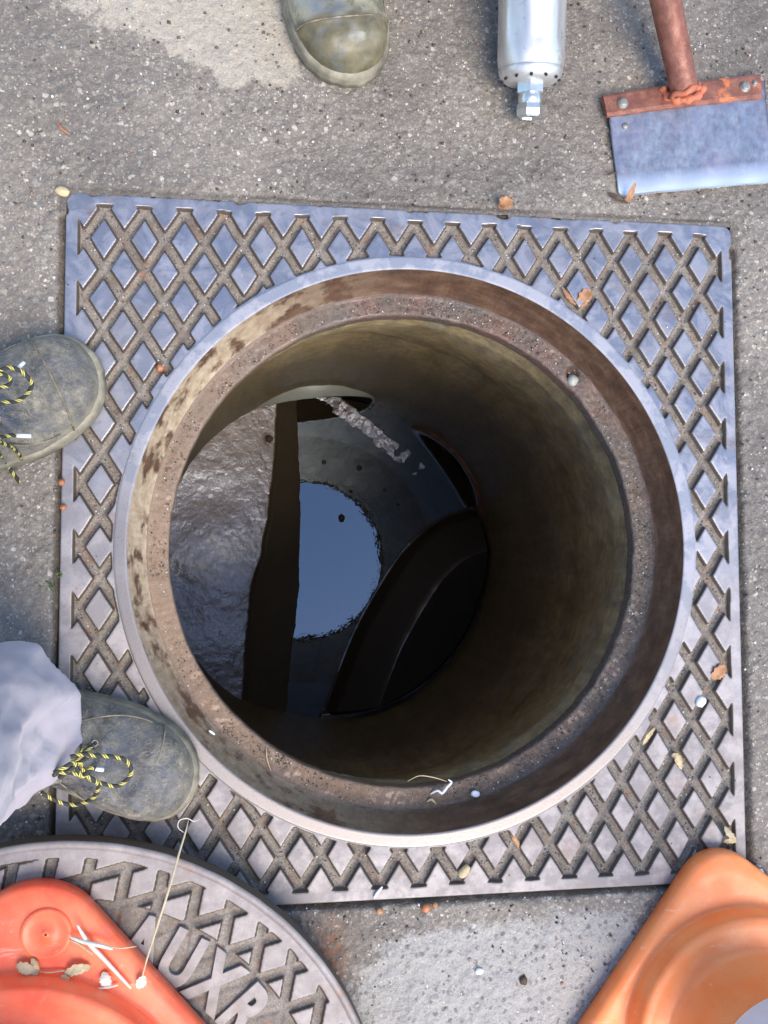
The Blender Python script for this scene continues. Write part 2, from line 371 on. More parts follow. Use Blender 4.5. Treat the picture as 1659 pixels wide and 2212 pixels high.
def mat_lace():
    n = N('black and yellow lace', .75)
    a = n.attr('along')
    f = n.math('FRACT', n.math('MULTIPLY', a, 72))
    c = n.mix(n.ramp(f, [(.0, 1), (.13, 0), (.21, 1), (.34, 0)], 'CONSTANT'), (.030, .030, .024), (.62, .53, .12))
    return n.out(c, .75, n.bump(n.noise(1500, 2), .5, .0004))
def mat_cone(name, hot):
    n = N(name, .38, 0, .5)
    c = n.ramp(n.noise(18, 5, .6), [(.3, hot[0]), (.7, hot[1])])
    pink = n.ramp(n.noise(70, 6, .7), [(.58, 0), (.76, .45)])
    c = n.mix(pink, c, (.80, .36, .27)); c = n.mix(n.math('MULTIPLY', n.ramp(n.noise(26, 6, .75), [(.55, 0), (.8, .4)]), n.ramp(n.noise(300, 4, .8), [(.45, 0), (.6, 1)])), c, (.42, .20, .13)); c = n.mix(n.ramp(n.noise(60, 5, .7, vec=n.scaled((.2, 1.6, 1))), [(.64, 0), (.69, .35)]), c, (1., .62, .5)); c = n.mix(n.ramp(n.noise(420, 2), [(.70, 0), (.76, .6)]), c, (.30, .10, .05))
    n.b.inputs['Subsurface Weight'].default_value = .08; n.b.inputs['Subsurface Radius'].default_value = (.02, .006, .003)
    n.b.inputs['Subsurface Scale'].default_value = .5
    return n.out(c, n.ramp(n.noise(30, 5), [(.3, .28), (.7, .5)]), n.bump(n.noise(60, 4), .3, .001))
def mat_trouser():
    n = N('pale lavender cotton', .9, 0, .2)
    c = n.ramp(n.noise(7, 4), [(.3, (.37, .34, .375)), (.7, (.45, .39, .40))])
    n.b.inputs['Sheen Weight'].default_value = .3
    c = n.mix(n.ramp(n.noise(26, 6, .7), [(.55, 0), (.75, .35)]), c, (.30, .27, .25))
    wr = n.noise(11, 4, .5, vec=n.scaled((1, 1.6, .8)), dist=1.4)
    return n.out(c, .9, n.bump(n.math('ADD', n.math('MULTIPLY', wr, 2.), n.math('MULTIPLY', n.noise(1400, 2), .12)), .4, .0035))
def mat_blade():
    n = N('worn shovel steel', .35, .75)
    ax = at(1303, 207); ex = at(1337, 418)
    t = n.attr('down')
    c = n.ramp(n.noise(120, 6, .75, vec=n.scaled((1, .55, 1))), [(.25, (.20, .18, .22)), (.5, (.29, .31, .355)), (.75, (.40, .44, .50))])
    c = n.mix(n.ramp(n.noise(14, 5, .6), [(.48, 0), (.66, .6)]), c, (.34, .29, .35))
    c = n.mix(n.ramp(t, [(.78, 0), (.95, 1)]), c, (.86, .86, .88))
    c = n.mix(n.ramp(t, [(.0, .8), (.22, 0)]), c, (.20, .10, .085))
    r = n.mix(n.ramp(t, [(.75, 0), (.9, 1)]), n.ramp(n.noise(90, 5), [(.3, .30), (.7, .55)]), (.28,) * 3)
    return n.out(c, r, n.bump(n.noise(260, 4, .7), .3, .0006))
def mat_redrust():
    n = N('rust over orange paint', .6)
    c = n.ramp(n.noise(55, 6, .7), [(.25, (.11, .045, .030)), (.5, (.23, .085, .055)), (.75, (.36, .16, .11))])
    c = n.mix(n.ramp(n.noise(16, 6, .65), [(.60, 0), (.67, .85)]), c, (.85, .22, .05))
    c = n.mix(n.ramp(n.noise(35, 5, .6), [(.62, 0), (.75, .5)]), c, (.30, .27, .17))
    return n.out(c, n.ramp(n.noise(80, 4), [(.3, .32), (.7, .65)]), n.bump(n.noise(220, 5, .7), .6, .0012), .25)
def mat_steel():
    n = N('brushed stainless steel', .4, .8)
    c = n.ramp(n.noise(40, 5, vec=n.scaled((1, .12, 1))), [(.3, (.60, .575, .54)), (.7, (.82, .79, .75))])
    c = n.mix(n.ramp(n.noise(75, 7, .8), [(.56, 0), (.68, .5)]), c, (.20, .175, .155))
    return n.out(c, n.ramp(n.noise(60, 4, vec=n.scaled((1, .1, 1))), [(.3, .34), (.7, .5)]), n.bump(n.noise(300, 3, vec=n.scaled((1, .05, 1))), .12, .0005))
def mat_grit():
    n = N('grit', .5)
    a = n.attr('tone')
    c = n.ramp(a, [(0, (.05, .042, .035)), (.35, (.15, .125, .10)), (.62, (.28, .24, .18)), (.74, (.34, .155, .07)), (.8, (.42, .38, .32)), (.92, (.7, .68, .62)), (1, (.85, .83, .78))])
    return n.out(c)
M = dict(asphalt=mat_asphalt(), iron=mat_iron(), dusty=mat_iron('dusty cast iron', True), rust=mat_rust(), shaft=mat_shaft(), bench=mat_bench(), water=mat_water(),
         leather=mat_leather(), boot=mat_boot(), lace=mat_lace(), trouser=mat_trouser(), blade=mat_blade(), redrust=mat_redrust(),
         steel=mat_steel(), grit=mat_grit(),
         cone_r=mat_cone('sun bleached orange plastic', ((1., .225, .050), (1., .33, .105))),
         cone_l=mat_cone('red orange plastic', ((1., .095, .038), (1., .24, .10))),
         white=simple('reflective white band', [(.3, (.72, .72, .76)), (.7, (.85, .85, .88))], 30, .45, bumpd=.0003),
         sole=simple('muddy outsole rubber', [(.3, (.09, .08, .06)), (.5, (.24, .21, .145)), (.72, (.46, .40, .28))], 24, .55, bumpd=.0012, bscale=120),
         cloth=simple('dark work cloth', [(.3, (.05, .06, .09)), (.7, (.09, .10, .14))], 20, .9),
         skin=simple('skin', [(.3, (.45, .25, .17)), (.7, (.58, .35, .25))], 20, .5),
         pvc=simple('grey clay pipe', [(.3, (.26, .27, .23)), (.7, (.40, .41, .36))], 12, .4),
         clay=simple('brown pipe rim', [(.3, (.10, .040, .028)), (.55, (.20, .085, .05)), (.8, (.32, .20, .11))], 45, .35, bumpd=.0018, bscale=90),
         piping=simple('muddy tan seam', [(.3, (.07, .06, .05)), (.5, (.20, .165, .11)), (.7, (.40, .33, .20))], 60, .7),
         dark=simple('dark bore', [(.3, (.012, .010, .008)), (.7, (.02, .018, .014))], 20, .8),
         zinc=simple('plated fitting', [(.3, (.52, .54, .52)), (.7, (.72, .74, .70))], 60, .3, .9, .0003),
         bolt=simple('dull bolt', [(.3, (.22, .20, .17)), (.7, (.40, .38, .33))], 200, .5, .5, .0004),
         straw=simple('dry straw', [(.3, (.44, .35, .20)), (.7, (.60, .51, .33))], 120, .7),
         pale=simple('bleached fibre', [(.3, (.62, .56, .45)), (.7, (.80, .75, .65))], 120, .7),
         leaf=simple('dry brown leaf', [(.3, (.26, .11, .045)), (.7, (.48, .25, .11))], 90, .55),
         twig=simple('dark twig', [(.3, (.05, .03, .02)), (.7, (.11, .07, .04))], 90, .7),
         berry=simple('orange seed', [(.3, (.34, .10, .035)), (.7, (.48, .19, .08))], 200, .4),
         chip=simple('white chip', [(.3, (.75, .76, .80)), (.7, (.92, .92, .93))], 100, .5),
         wood=simple('wood chip', [(.3, (.45, .33, .17)), (.7, (.66, .52, .30))], 160, .7),
         moss=simple('moss', [(.3, (.05, .10, .02)), (.7, (.10, .18, .04))], 160, .9))

# ---------------------------------------------------------------- ground sheet
HS = .425
def axis_coords(a, b, step, far):
    mid = np.arange(a, b + step / 2, step)
    out = []; s = step; v = mid[-1]
    while v < far: s *= 1.35; v += s; out.append(v)
    lo = []; s = step; v = mid[0]
    while v > -far: s *= 1.35; v -= s; lo.append(v)
    return np.array(lo[::-1] + list(mid) + out)
def ground():
    xs = axis_coords(-.60, .58, .0025, 60); ys = axis_coords(-.70, .84, .0025, 60)
    X, Y = np.meshgrid(xs, ys, indexing='ij')
    dx = np.abs(X) - HS; dy = np.abs(Y) - HS
    d = np.maximum(dx, dy)                       # distance outside the frame
    top = (Y > HS - .03)
    near = np.exp(-(np.maximum(np.abs(X), np.abs(Y))) ** 2 / 2)
    z = (.0022 * fbm(X, Y, 90, 3, 1) + .006 * fbm(X, Y, 9, 3, 5)) * near
    z += .0022 * fbm(X, Y, 200, 2, 13) * near
    stones = np.clip(vn(X * 150, Y * 150, 9) - .28, 0, 1) * .009; z += stones * near
    edge = .010 + .006 * fbm(X, Y, 30, 3, 31)
    crack = 1 - sst(0., 1., (d) / np.maximum(edge, .003))
    depth = np.where(top, .003, .007)
    z -= crack * depth * (d < .05)
    z = np.where(d < .004, np.where(top, z * .3 + .0012 - .007 * sst(.0, .010, -d + .005 * fbm(X, Y, 60, 3, 77)), z - .004), z)
    z = np.where(np.maximum(np.abs(X), np.abs(Y)) > 3, 0, z)
    def blob(px, py, rx, ry, a=0):
        p = at(px, py); u = X - p[0]; v = Y - p[1]
        c, s = math.cos(a), math.sin(a); U_ = (u * c + v * s) / rx; V_ = (-u * s + v * c) / ry
        return np.exp(-(U_ ** 2 + V_ ** 2))
    pale = .85 * blob(330, 20, .10, .035) + .5 * blob(600, 130, .03, .035) + .95 * blob(430, 85, .08, .035, -.3) + .8 * blob(560, 40, .06, .05) + .6 * blob(490, 160, .02, .03) + .35 * blob(20, 640, .03, .03) + .3 * blob(650, 215, .04, .02) + .28 * blob(1290, 415, .02, .02)
    cem = 1.05 * blob(1050, 2120, .15, .075) + .9 * blob(900, 2200, .07, .07) + .8 * blob(1250, 2060, .10, .05, .3) + .5 * blob(1120, 2280, .2, .06)
    rust = blob(705, 2055, .022, .035, -.3) * 1. + .35 * blob(720, 2110, .02, .02)
    wet = 1.0 * blob(1280, 70, .13, .09) + .8 * blob(30, 1780, .08, .06) + .35 * blob(60, 1050, .06, .08) + .45 * blob(700, 1990, .08, .03) + .45 * blob(1300, 300, .2, .12) + .5 * blob(980, 60, .05, .06) + .5 * blob(1640, 1900, .05, .1) + .6 * blob(60, 620, .06, .10) + .55 * blob(850, 380, .22, .035) + .5 * blob(60, 1250, .05, .12) + .5 * blob(1630, 1000, .03, .3)
    soil = crack * (d > -.03) * np.where(top, .65, .9)
    Fq = grid_faces(len(xs), len(ys))
    V = np.stack([X, Y, z], -1).reshape(-1, 3)
    cen = d.ravel()[Fq].max(1)
    rag = (fbm(V[Fq[:, 0], 0], V[Fq[:, 0], 1], 45, 3, 55) * .010 + .004) * (V[Fq[:, 0], 1] > HS - .03)
    keep = cen > -np.maximum(rag, .0015)
    V2, F2, ex = compact(V, Fq[keep], [a.ravel() for a in (pale, cem, rust, wet, soil)])
    me = mesh_np('ground', V2, F2)
    for nm, e in zip(('pale', 'cement', 'rust', 'wet', 'soil'), ex): pattr(me, nm, e)
    o = link('ground', me, M['asphalt']); tag(o, kind='structure')
ground()

# ---------------------------------------------------------------- lattice height field
PX, PY = .0473, .0737
def lattice(u, v, depth=.009):
    """u, v in cells; 0 on diamonds, 1 in grooves"""
    a = np.abs(u - np.round(u)); b = np.abs(v - np.round(v))
    q = np.maximum(0, 0)
    # nearest diamond centre among (i, j) and (i+.5, j+.5)
    m1 = 2 * a + 2 * b
    a2 = np.abs(u - .5 - np.round(u - .5)); b2 = np.abs(v - .5 - np.round(v - .5))
    m2 = 2 * a2 + 2 * b2
    return np.minimum(m1, m2)                    # 0 centre .. 1 groove centreline
frame = thing('manhole_surround', (0, 0, 0), 'square cast iron frame with raised diamond tread around the open shaft', 'manhole frame')
def frame_plate():
    st = .0014; xs = np.linspace(-HS, HS, int(2 * HS / st) + 1); n = len(xs)
    X, Y = np.meshgrid(xs, xs, indexing='ij')
    wx = X + .0012 * fbm(X, Y, 25, 2, 3); wy = Y + .0012 * fbm(X, Y, 25, 2, 4)
    m = lattice(wx / PX, (wy - .3685) / PY)
    wear = .035 * fbm(X, Y, 12, 3, 8) + .02 * fbm(X, Y, 90, 2, 2)
    g = sst(.655 + wear, .755 + wear, m)
    rr = np.hypot(X, Y)
    cl = .0012 * fbm(X, Y, 60, 2, 6)
    inside = (1 - sst(.4068 + cl, .4092 + cl, np.abs(wx))) * (1 - sst(.4075 + cl, .4100 + cl, np.abs(wy))) * sst(.3645, .3668, rr + cl)
    g = g * inside
    fill = np.clip(.55 + 1.3 * fbm(X, Y, 14, 3, 21), 0, 1)
    z = -g * (.0070 - .0015 * fill) - sst(.74, .98, m) * inside * .0022 + g * (.0010 * fbm(X, Y, 220, 2, 12) + .0006 * fbm(X, Y, 90, 3, 14))
    z += .0005 * fbm(X, Y, 18, 3, 30) * (1 - g)
    # chipped rounded outline
    cr = .014
    ex = np.maximum(np.abs(X) - (HS - cr), 0); ey = np.maximum(np.abs(Y) - (HS - cr), 0)
    corner = np.hypot(ex, ey)
    chip = np.clip(fbm(X, Y, 34, 4, 41) - .12, 0, 1) * .012
    ed = HS - np.maximum(np.abs(X), np.abs(Y))
    ed = np.where((ex > 0) & (ey > 0), cr - corner, ed)
    drop = 1 - sst(.0002, .0030, ed - chip * (Y > .38))
    z -= drop * .004
    z = np.where(ed < .0003, -.030, z)
    V = np.stack([X, Y, z], -1).reshape(-1, 3); Fq = grid_faces(n, n)
    r = rr.ravel(); keep = (r[Fq].max(1) > .352) & (ed.ravel()[Fq].max(1) > 0)
    V2, F2, ex_ = compact(V, Fq[keep], [np.maximum(g, drop * .55).ravel()])
    me = mesh_np('cast_plate', V2, F2); pattr(me, 'groove', ex_[0])
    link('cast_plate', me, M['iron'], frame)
    return (X, Y, z, g)
FP = frame_plate()
def seat_ring():
    prof = dense([(.3634, -.002), (.3628, .0004), (.3618, .0007), (.3482, .0007), (.3474, .0003)], .002) + \
        dense([(.3470, -.0012), (.3425, -.020), (.3335, -.046), (.3300, -.0525)], .002)[0:] + \
        dense([(.3275, -.0548), (.3070, -.0553), (.3048, -.0565), (.3040, -.0600), (.3050, -.080), (.330, -.081)], .0022)
    pr = np.array(prof)
    def nz(T, r, z):
        x = r * np.cos(T); y = r * np.sin(T)
        ledge = sst(-.051, -.0545, z) * (r > .3) * (z > -.07)
        wall = (z < -.002) * (z > -.05)
        dz = ledge * (.0028 * fbm(x, y, 42, 4, 61) + .0016 * fbm(x, y, 190, 3, 62))
        dr = wall * (.0008 * fbm(T * .35 * 30, z, 30, 3, 63) * 1.) + (r < .3055) * .0014 * fbm(x, y, 50, 3, 64)
        lump = np.exp(-(((x - at(1265, 830, -.055)[0]) / .016) ** 2 + ((y - at(1265, 830, -.055)[1]) / .02) ** 2)); dz += ledge * lump * .006
        hx, hy = at(1236, 806, -.055)[:2]
        hole = np.exp(-(((x - hx) / .0075) ** 2 + ((y - hy) / .0095) ** 2) ** 2); dz -= hole * .012 * ledge
        return dr, dz
    o = lathe('seat_ring', prof, M['rust'], frame, seg=1100, noise=nz)
    seg = 1100; zone = np.interp(np.arange(len(pr)), np.arange(len(pr)), np.where(pr[:, 1] > -.0009, 0., np.where((pr[:, 1] > -.0525), .5, np.where(pr[:, 1] > -.059, 1., .85))))
    zz = np.tile(zone, seg); pattr(o.data, 'zone', zz)
    th = np.repeat(np.arange(seg) * 2 * PI / seg, len(pr))
    tn = np.exp(-((np.abs((th - math.radians(165) + PI) % (2 * PI) - PI)) / .95) ** 4)  # left side mask that carries the painted sunlit tone
    tn = np.maximum(tn, .55 * np.exp(-((np.abs((th - math.radians(225) + PI) % (2 * PI) - PI)) / .7) ** 4))
    pattr(o.data, 'tan', tn)
seat_ring()

# ---------------------------------------------------------------- shaft
shaft = thing('manhole_shaft', (0, 0, -1.3), 'deep olive brown concrete shaft below the iron frame with wet benching at the bottom', 'manhole shaft')
ZW = -1.315; KW = 1.0405; RB = .418
PIPES = [(math.radians(34), .172, -1.375), (math.radians(97), .172, -1.29)]
def wall():
    prof = dense([(.308, -.079), (.318, -.086), (.319, -.165), (.326, -.18), (.416, -.60), (RB, -1.46)], .012)
    pr = np.array(prof); seg = 420
    th = np.arange(seg) * 2 * PI / seg
    T, I = np.meshgrid(th, np.arange(len(pr)), indexing='ij')
    r = pr[I, 0] + .0035 * fbm(T * 3, pr[I, 1] * 4, 3, 4, 71) + .0008 * fbm(T * 30, pr[I, 1] * 60, 2, 3, 72); z = pr[I, 1]
    V = np.stack([r * np.cos(T), r * np.sin(T), z], -1).reshape(-1, 3); Fq = grid_faces(seg, len(pr), True)
    c = V[Fq].mean(1); keep = np.ones(len(Fq), bool)
    for a, pr_, zc in PIPES:
        s = -c[:, 0] * math.sin(a) + c[:, 1] * math.cos(a); f = c[:, 0] * math.cos(a) + c[:, 1] * math.sin(a)
        keep &= ~((f > 0) & (s ** 2 + (c[:, 2] - zc) ** 2 < (pr_ - .004) ** 2))
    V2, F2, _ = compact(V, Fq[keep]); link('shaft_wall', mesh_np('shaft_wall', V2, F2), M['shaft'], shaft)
wall()
def pipe(name, a, rp, zc, stub, mat, mat_in, thick=.014, flat_end=None):
    seg = 96; V = []
    e1 = np.array([math.cos(a), math.sin(a), 0]); e2 = np.array([-math.sin(a), math.cos(a), 0])
    rings = []
    for k in range(seg):
        ph = 2 * PI * k / seg
        for (rad, kind) in ((rp + .004, 'o'), (rp + .004, 's'), (rp - thick * .3, 's'), (rp - thick, 's2'), (rp - thick, 'f')):
            s = rad * math.cos(ph); zz = zc + rad * math.sin(ph)
            fw = math.sqrt(max(RB * RB - s * s, .01))
            if kind == 'o': f = fw + .012
            elif kind in ('s', 's2'):
                f = (flat_end if flat_end else fw - stub) + (.003 if kind == 's2' else 0)
            else: f = .9
            V.append(e1 * f + e2 * s + np.array([0, 0, zz]))
    V = np.array(V); V += .0012 * np.stack([fbm(V[:, 0] + V[:, 2], V[:, 1], 60, 3, 80 + i) for i in range(3)], 1)
    F1 = grid_faces(seg, 5, True)
    o = link(name, mesh_np(name, V, F1), mat, shaft)
    me = o.data; me.materials.append(mat_in)
    for i, p in enumerate(me.polygons):
        if i % 4 == 3: p.material_index = 1
    return o
pipe('side_pipe', *PIPES[0], .010, M['clay'], M['dark'], .026)
pipe('inlet_pipe', *PIPES[1], .01, M['pvc'], M['dark'], .012, flat_end=.389)
def pl_x(y, P):
    P = sorted(P); return np.interp(y, [p[0] for p in P], [p[1] for p in P])
def side_dist(X, Y, P):
    """signed distance to an open polyline, positive on the right of its direction"""
    best = np.full(X.shape, 1e9); sg = np.zeros(X.shape)
    for (x0, y0), (x1, y1) in zip(P[:-1], P[1:]):
        dx, dy = x1 - x0, y1 - y0; L2 = dx * dx + dy * dy
        t = np.clip(((X - x0) * dx + (Y - y0) * dy) / L2, 0, 1)
        d = np.hypot(X - x0 - t * dx, Y - y0 - t * dy)
        s = np.sign((X - x0) * dy - (Y - y0) * dx)
        upd = d < best - 1e-9; best = np.where(upd, d, best); sg = np.where(upd, s, sg)
    return best * sg
def floor():
    st = .0025; xs = np.arange(-.43, .4301, st); n = len(xs)
    X1, Y1 = np.meshgrid(xs, xs, indexing='ij')
    X = (X1 + .2012) / KW - .2012; Y = (Y1 + .0227) / KW - .0227   # outlines were measured on a level .1 m higher
    xe = pl_x(Y, [(.42, -.140), (.228, -.150), (.092, -.165), (.002, -.182), (-.065, -.202), (-.221, -.216), (-.42, -.224)])
    xw = pl_x(Y, [(.42, -.094), (.281, -.086), (.118, -.081), (-.1, -.085), (-.204, -.098), (-.42, -.12)])
    xe = xe + .004 * fbm(X, Y, 22, 3, 90); xw = xw + .004 * fbm(X, Y, 40, 3, 91)
    dl = xe - X
    he = -1.21
    hb = he + .13 * np.maximum(dl, 0)
    t = np.clip((X - xe) / np.maximum(xw - xe, .01), 0, 3)
    hs = he - (he - ZW) * np.minimum(t, 3) ** .75
    left = np.where(dl > 0, hb, np.maximum(hs, -1.38))
    # wedge between the two channels
    A = [tuple(p[:2]) for p in cat_smooth([(-.03, .392, 0), (.02, .348, 0), (.105, .283, 0), (.205, .205, 0), (.32, .12, 0)], 6)]
    dA = -side_dist(X, Y, A) + .003 * fbm(X, Y, 45, 3, 93)
    wa = np.where(dA > 0, ZW - .002 + .22 * dA, -1.38); wa = np.where(dA > .046 + .006 * fbm(X, Y, 40, 2, 99), -1.38, wa)
    B = [(.42, .13), (.352, .128), (.262, .092), (.181, .022), (.118, -.068), (.062, -.165), (.026, -.246), (-.01, -.34), (-.04, -.42)]
    B = [tuple(p[:2]) for p in cat_smooth([(a, b, 0) for a, b in B], 6)]
    dB = -side_dist(X, Y, B) + .0012 * fbm(X, Y, 14, 2, 94)
    rw = np.hypot(X, Y)
    tb = dB - .007
    wb = ZW + .0005 + .085 * np.clip(dB, 0, .007) + .050 * sst(.0, .026, tb) + .42 * np.clip(tb - .026, 0, .085) - .30 * np.maximum(tb - .111, 0)
    gut = sst(.382, .391, rw); wb = wb * (1 - gut) + (ZW + .022 + .10 * (rw - .391)) * gut
    wb = np.where(dB > 0, wb, -1.38)
    wa = np.where(np.degrees(np.arctan2(Y, X)) + 30 * fbm(X, Y, 30, 2, 44) > 47, wa, -1.38)
    z = np.maximum(np.maximum(left, wa), wb); z0 = z.copy()
    side = ((dl < 0) & (left > wa) & (left > wb)) * 1.  # channel side slope, where shade is painted in
    lump = (left >= z) & (dl > -.01)
    z = z + np.where(lump, .0011 * fbm(X, Y, 60, 3, 95) + .008 * fbm(X, Y, 7, 2, 96), 0) + np.where((wa >= z - 1e-6), .0025 * fbm(X, Y, 60, 3, 97), 0) + np.where(wb >= z - 1e-6, .0008 * fbm(X, Y, 25, 3, 98), 0)
    pit = 0
    V = np.stack([X1, Y1, z], -1).reshape(-1, 3); Fq = grid_faces(n, n)
    keep = np.hypot(V[:, 0], V[:, 1])[Fq].min(1) < RB + .004
    dark_bench = ((wb >= z0 - 1e-6) & (wb > -1.37)) * 1.  # lower right bench, given a darker tone
    streak = dark_bench * np.clip((dB < .007) * 1. + np.exp(-((tb - .111) / .008) ** 2) + (gut > .5), 0, 1) * (.5 + .5 * sst(-.15, .1, fbm(X, Y, 30, 3, 101)))
    V2, F2, ex = compact(V, Fq[keep], [side.ravel(), dark_bench.ravel(), streak.ravel()])
    me = mesh_np('benching', V2, F2); pattr(me, 'side', ex[0]); pattr(me, 'dark_bench', ex[1]); pattr(me, 'streak', ex[2])
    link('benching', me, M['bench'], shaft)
floor()
def water():
    seg = 128; V = [(0, 0, ZW)] + [((RB + .002) * math.cos(2 * PI * k / seg), (RB + .002) * math.sin(2 * PI * k / seg), ZW) for k in range(seg)]
    me = pymesh('water', V, [(0, 1 + k, 1 + (k + 1) % seg) for k in range(seg)])
    tag(link('water', me, M['water']), kind='structure')
water()

# ---------------------------------------------------------------- lifted cover
CC = np.array([-.41, -.684]); CZ = .060; CRAD = .363
cover = thing('manhole_cover', (CC[0], CC[1], 0), 'round cast iron cover lying on the frame corner under the red cone', 'manhole cover')
def cover_build():
    st = .0014; xs = np.arange(-CRAD, CRAD + st, st); n = len(xs)
    X, Y = np.meshgrid(xs, xs, indexing='ij'); rr = np.hypot(X, Y); th = np.degrees(np.arctan2(Y, X))
    a = math.radians(44); u = (X * math.cos(a) - Y * math.sin(a)) / PX; v = (X * math.sin(a) + Y * math.cos(a)) / PY
    u = u + .025 * fbm(X, Y, 22, 2, 4); v = v + .015 * fbm(X, Y, 22, 2, 5)
    m = lattice(u - .27, v - 4.45 + .5 * 0)
    wear = .04 * fbm(X, Y, 12, 3, 9)
    g = sst(.65 + wear, .76 + wear, m)
    band = sst(.228, .2305, rr) * (1 - sst(.300, .3025, rr)) * sst(28.5, 29.3, th) * (1 - sst(81.5, 82.3, th))
    g = np.maximum(g, band)
    g = g * (1 - sst(.3425, .3450, rr + .0015 * fbm(X, Y, 50, 2, 5)))
    z = CZ - g * .0052 - sst(.76, .98, m) * g * .0015 + g * (.0010 * fbm(X, Y, 220, 2, 13) + .0008 * fbm(X, Y, 80, 3, 14)) + .0005 * fbm(X, Y, 18, 3, 30)
    V = np.stack([X + CC[0], Y + CC[1], z], -1).reshape(-1, 3); Fq = grid_faces(n, n)
    keep = rr.ravel()[Fq].max(1) < .3565
    V2, F2, ex = compact(V, Fq[keep], [g.ravel()])
    me = mesh_np('cover_plate', V2, F2); pattr(me, 'groove', ex[0]); link('cover_plate', me, M['dusty'], cover)
    prof = dense([(.3540, CZ - .002), (.3545, CZ + .0006), (.3612, CZ + .0006), (.3632, CZ - .0012), (.3636, CZ - .024), (.350, CZ - .028), (.30, CZ - .028), (.30, .0065), (.285, .0065), (.285, CZ - .02)], .004)
    o = lathe('cover_rim', prof, M['dusty'], cover, c=CC, seg=400, noise=lambda T, r, z: (.0006 * fbm(T * 8, z, 2, 3, 5), 0))
    pattr(o.data, 'groove', np.tile([0. if p[1] > CZ - .002 else .6 for p in prof], 400))
    for ch, ang in (('A', 69.6), ('U', 59.8), ('X', 49.8), ('R', 39.8)):
        cu = bpy.data.curves.new('t', 'FONT'); cu.body = ch; cu.align_x = 'CENTER'; cu.size = .080; cu.offset = .0030; cu.extrude = .0035
        cu.bevel_depth = .0008; cu.resolution_u = 6
        o = bpy.data.objects.new('t', cu); COL.objects.link(o); me = from_eval(o); bpy.data.objects.remove(o); bpy.data.curves.remove(cu)
        co = np.empty(len(me.vertices) * 3, np.float32); me.vertices.foreach_get('co', co); co = co.reshape(-1, 3)
        t = math.radians(ang); er = np.array([math.cos(t), math.sin(t)]); et = np.array([math.sin(t), -math.cos(t)])
        xy = CC + er * (.2380) + co[:, :1] * .70 * et + co[:, 1:2] * er
        W = np.c_[xy, co[:, 2] + CZ - .0045].astype(np.float32); me.vertices.foreach_set('co', W.ravel())
        pattr(me, 'groove', np.zeros(len(W))); link('raised_letter', me, M['dusty'], cover, smooth=False)
cover_build()

# ---------------------------------------------------------------- traffic cones
def cone(cx, cy, z0, half, rc, rot, r_out, r_in, r_body, mat, label, tall=.50):
    t = thing('traffic_cone', (cx, cy, z0), label, 'traffic cone', 'orange traffic cones beside the manhole')
    # base: square with rounded corners that turns into round steps, one lofted skin
    seg = 256; ph = np.arange(seg) * 2 * PI / seg
    def sq(h, r):
        # rounded square radius per direction
        out = []
        for p in ph:
            c, s = abs(math.cos(p)), abs(math.sin(p))
            lo, hi = 0, 2 * h
            for _ in range(40):
                md = (lo + hi) / 2; qx, qy = max(c * md - (h - r), 0), max(s * md - (h - r), 0)
                ins = (c * md <= h and s * md <= h) and (math.hypot(qx, qy) <= r if qx > 0 and qy > 0 else True)
                if ins: lo = md
                else: hi = md
            out.append(lo)
        return np.array(out)
    S0 = sq(half, rc); C = np.ones(seg)
    rings = [(S0 * .93, .0), (S0, .003), (S0, .018), (S0 - .0025, .0235), (S0 - .007, .026)]
    mixr = lambda k, r: (S0 - .007) * (1 - k) + C * r * k
    rings += [(mixr(.35, r_out), .0265), (mixr(.75, r_out), .0265), (C * (r_out + .001), .0265), (C * (r_out - .0015), .0275), (C * (r_out - .0028), .031), (C * (r_out - .0055), .051), (C * (r_out - .007), .0545), (C * (r_out - .0095), .0560), (C * (r_out - .020), .0560), (C * (r_in + .004), .0545), (C * (r_in + .001), .0560), (C * (r_in - .003), .066)]
    rb = r_in - .003; top_r = .024
    band = [(.13, .27), (.34, .42)]
    zs = np.linspace(.066, tall, 30)
    slope = lambda z: (r_in - .006) + (top_r - r_in + .006) * (z - .063) / (tall - .063)
    rings += [(C * slope(z), z) for z in zs[1:]] + [(C * (top_r - .006), tall + .002), (C * (top_r - .008), tall - .03)]
    V = []; 
    for (r, z) in rings:
        V.append(np.stack([cx + r * np.cos(ph + rot), cy + r * np.sin(ph + rot), np.full(seg, z0 + z)], 1))
    V = np.stack(V, 1).reshape(-1, 3)
    V[:, 2] += .0012 * fbm(V[:, 0], V[:, 1], 12, 3, 50)
    o = link('cone_body', mesh_np('cone_body', V, grid_faces(seg, len(rings), True)), mat, t)
    for a, b in band:
        k = tall / .5; a *= k; b *= k
        prof = [(slope(a) + .0012, z0 + a), (slope(a) + .002, z0 + a + .001), (slope(b) + .002, z0 + b - .001), (slope(b) + .001, z0 + b)]
        lathe('reflective_band', prof, M['white'], t, c=(cx, cy), seg=96)
    return t
cone(.400, -.598, .001, .172, .055, math.radians(52.4), .156, .113, .1, M['cone_r'], 'orange traffic cone standing on the asphalt at the lower right frame corner')
cl = cone(-.440, -.640, CZ + .001, .222, .075, math.radians(-48.9 + 90), .196, .150, .13, M['cone_l'], 'red orange traffic cone standing on the round manhole cover', tall=.62)
def disc_mark():
    p = at(100, 2017, CZ + .028)
    prof = [(.0012, .0036), (.004, .0037), (.0045, .0022), (.020, .0022), (.0225, .0036), (.0255, .0036), (.0265, .001), (.027, -.003)]
    lathe('moulded_disc', [(r, CZ + .0275 + z) for r, z in prof], M['cone_l'], cl, c=p[:2], seg=64)
disc_mark()

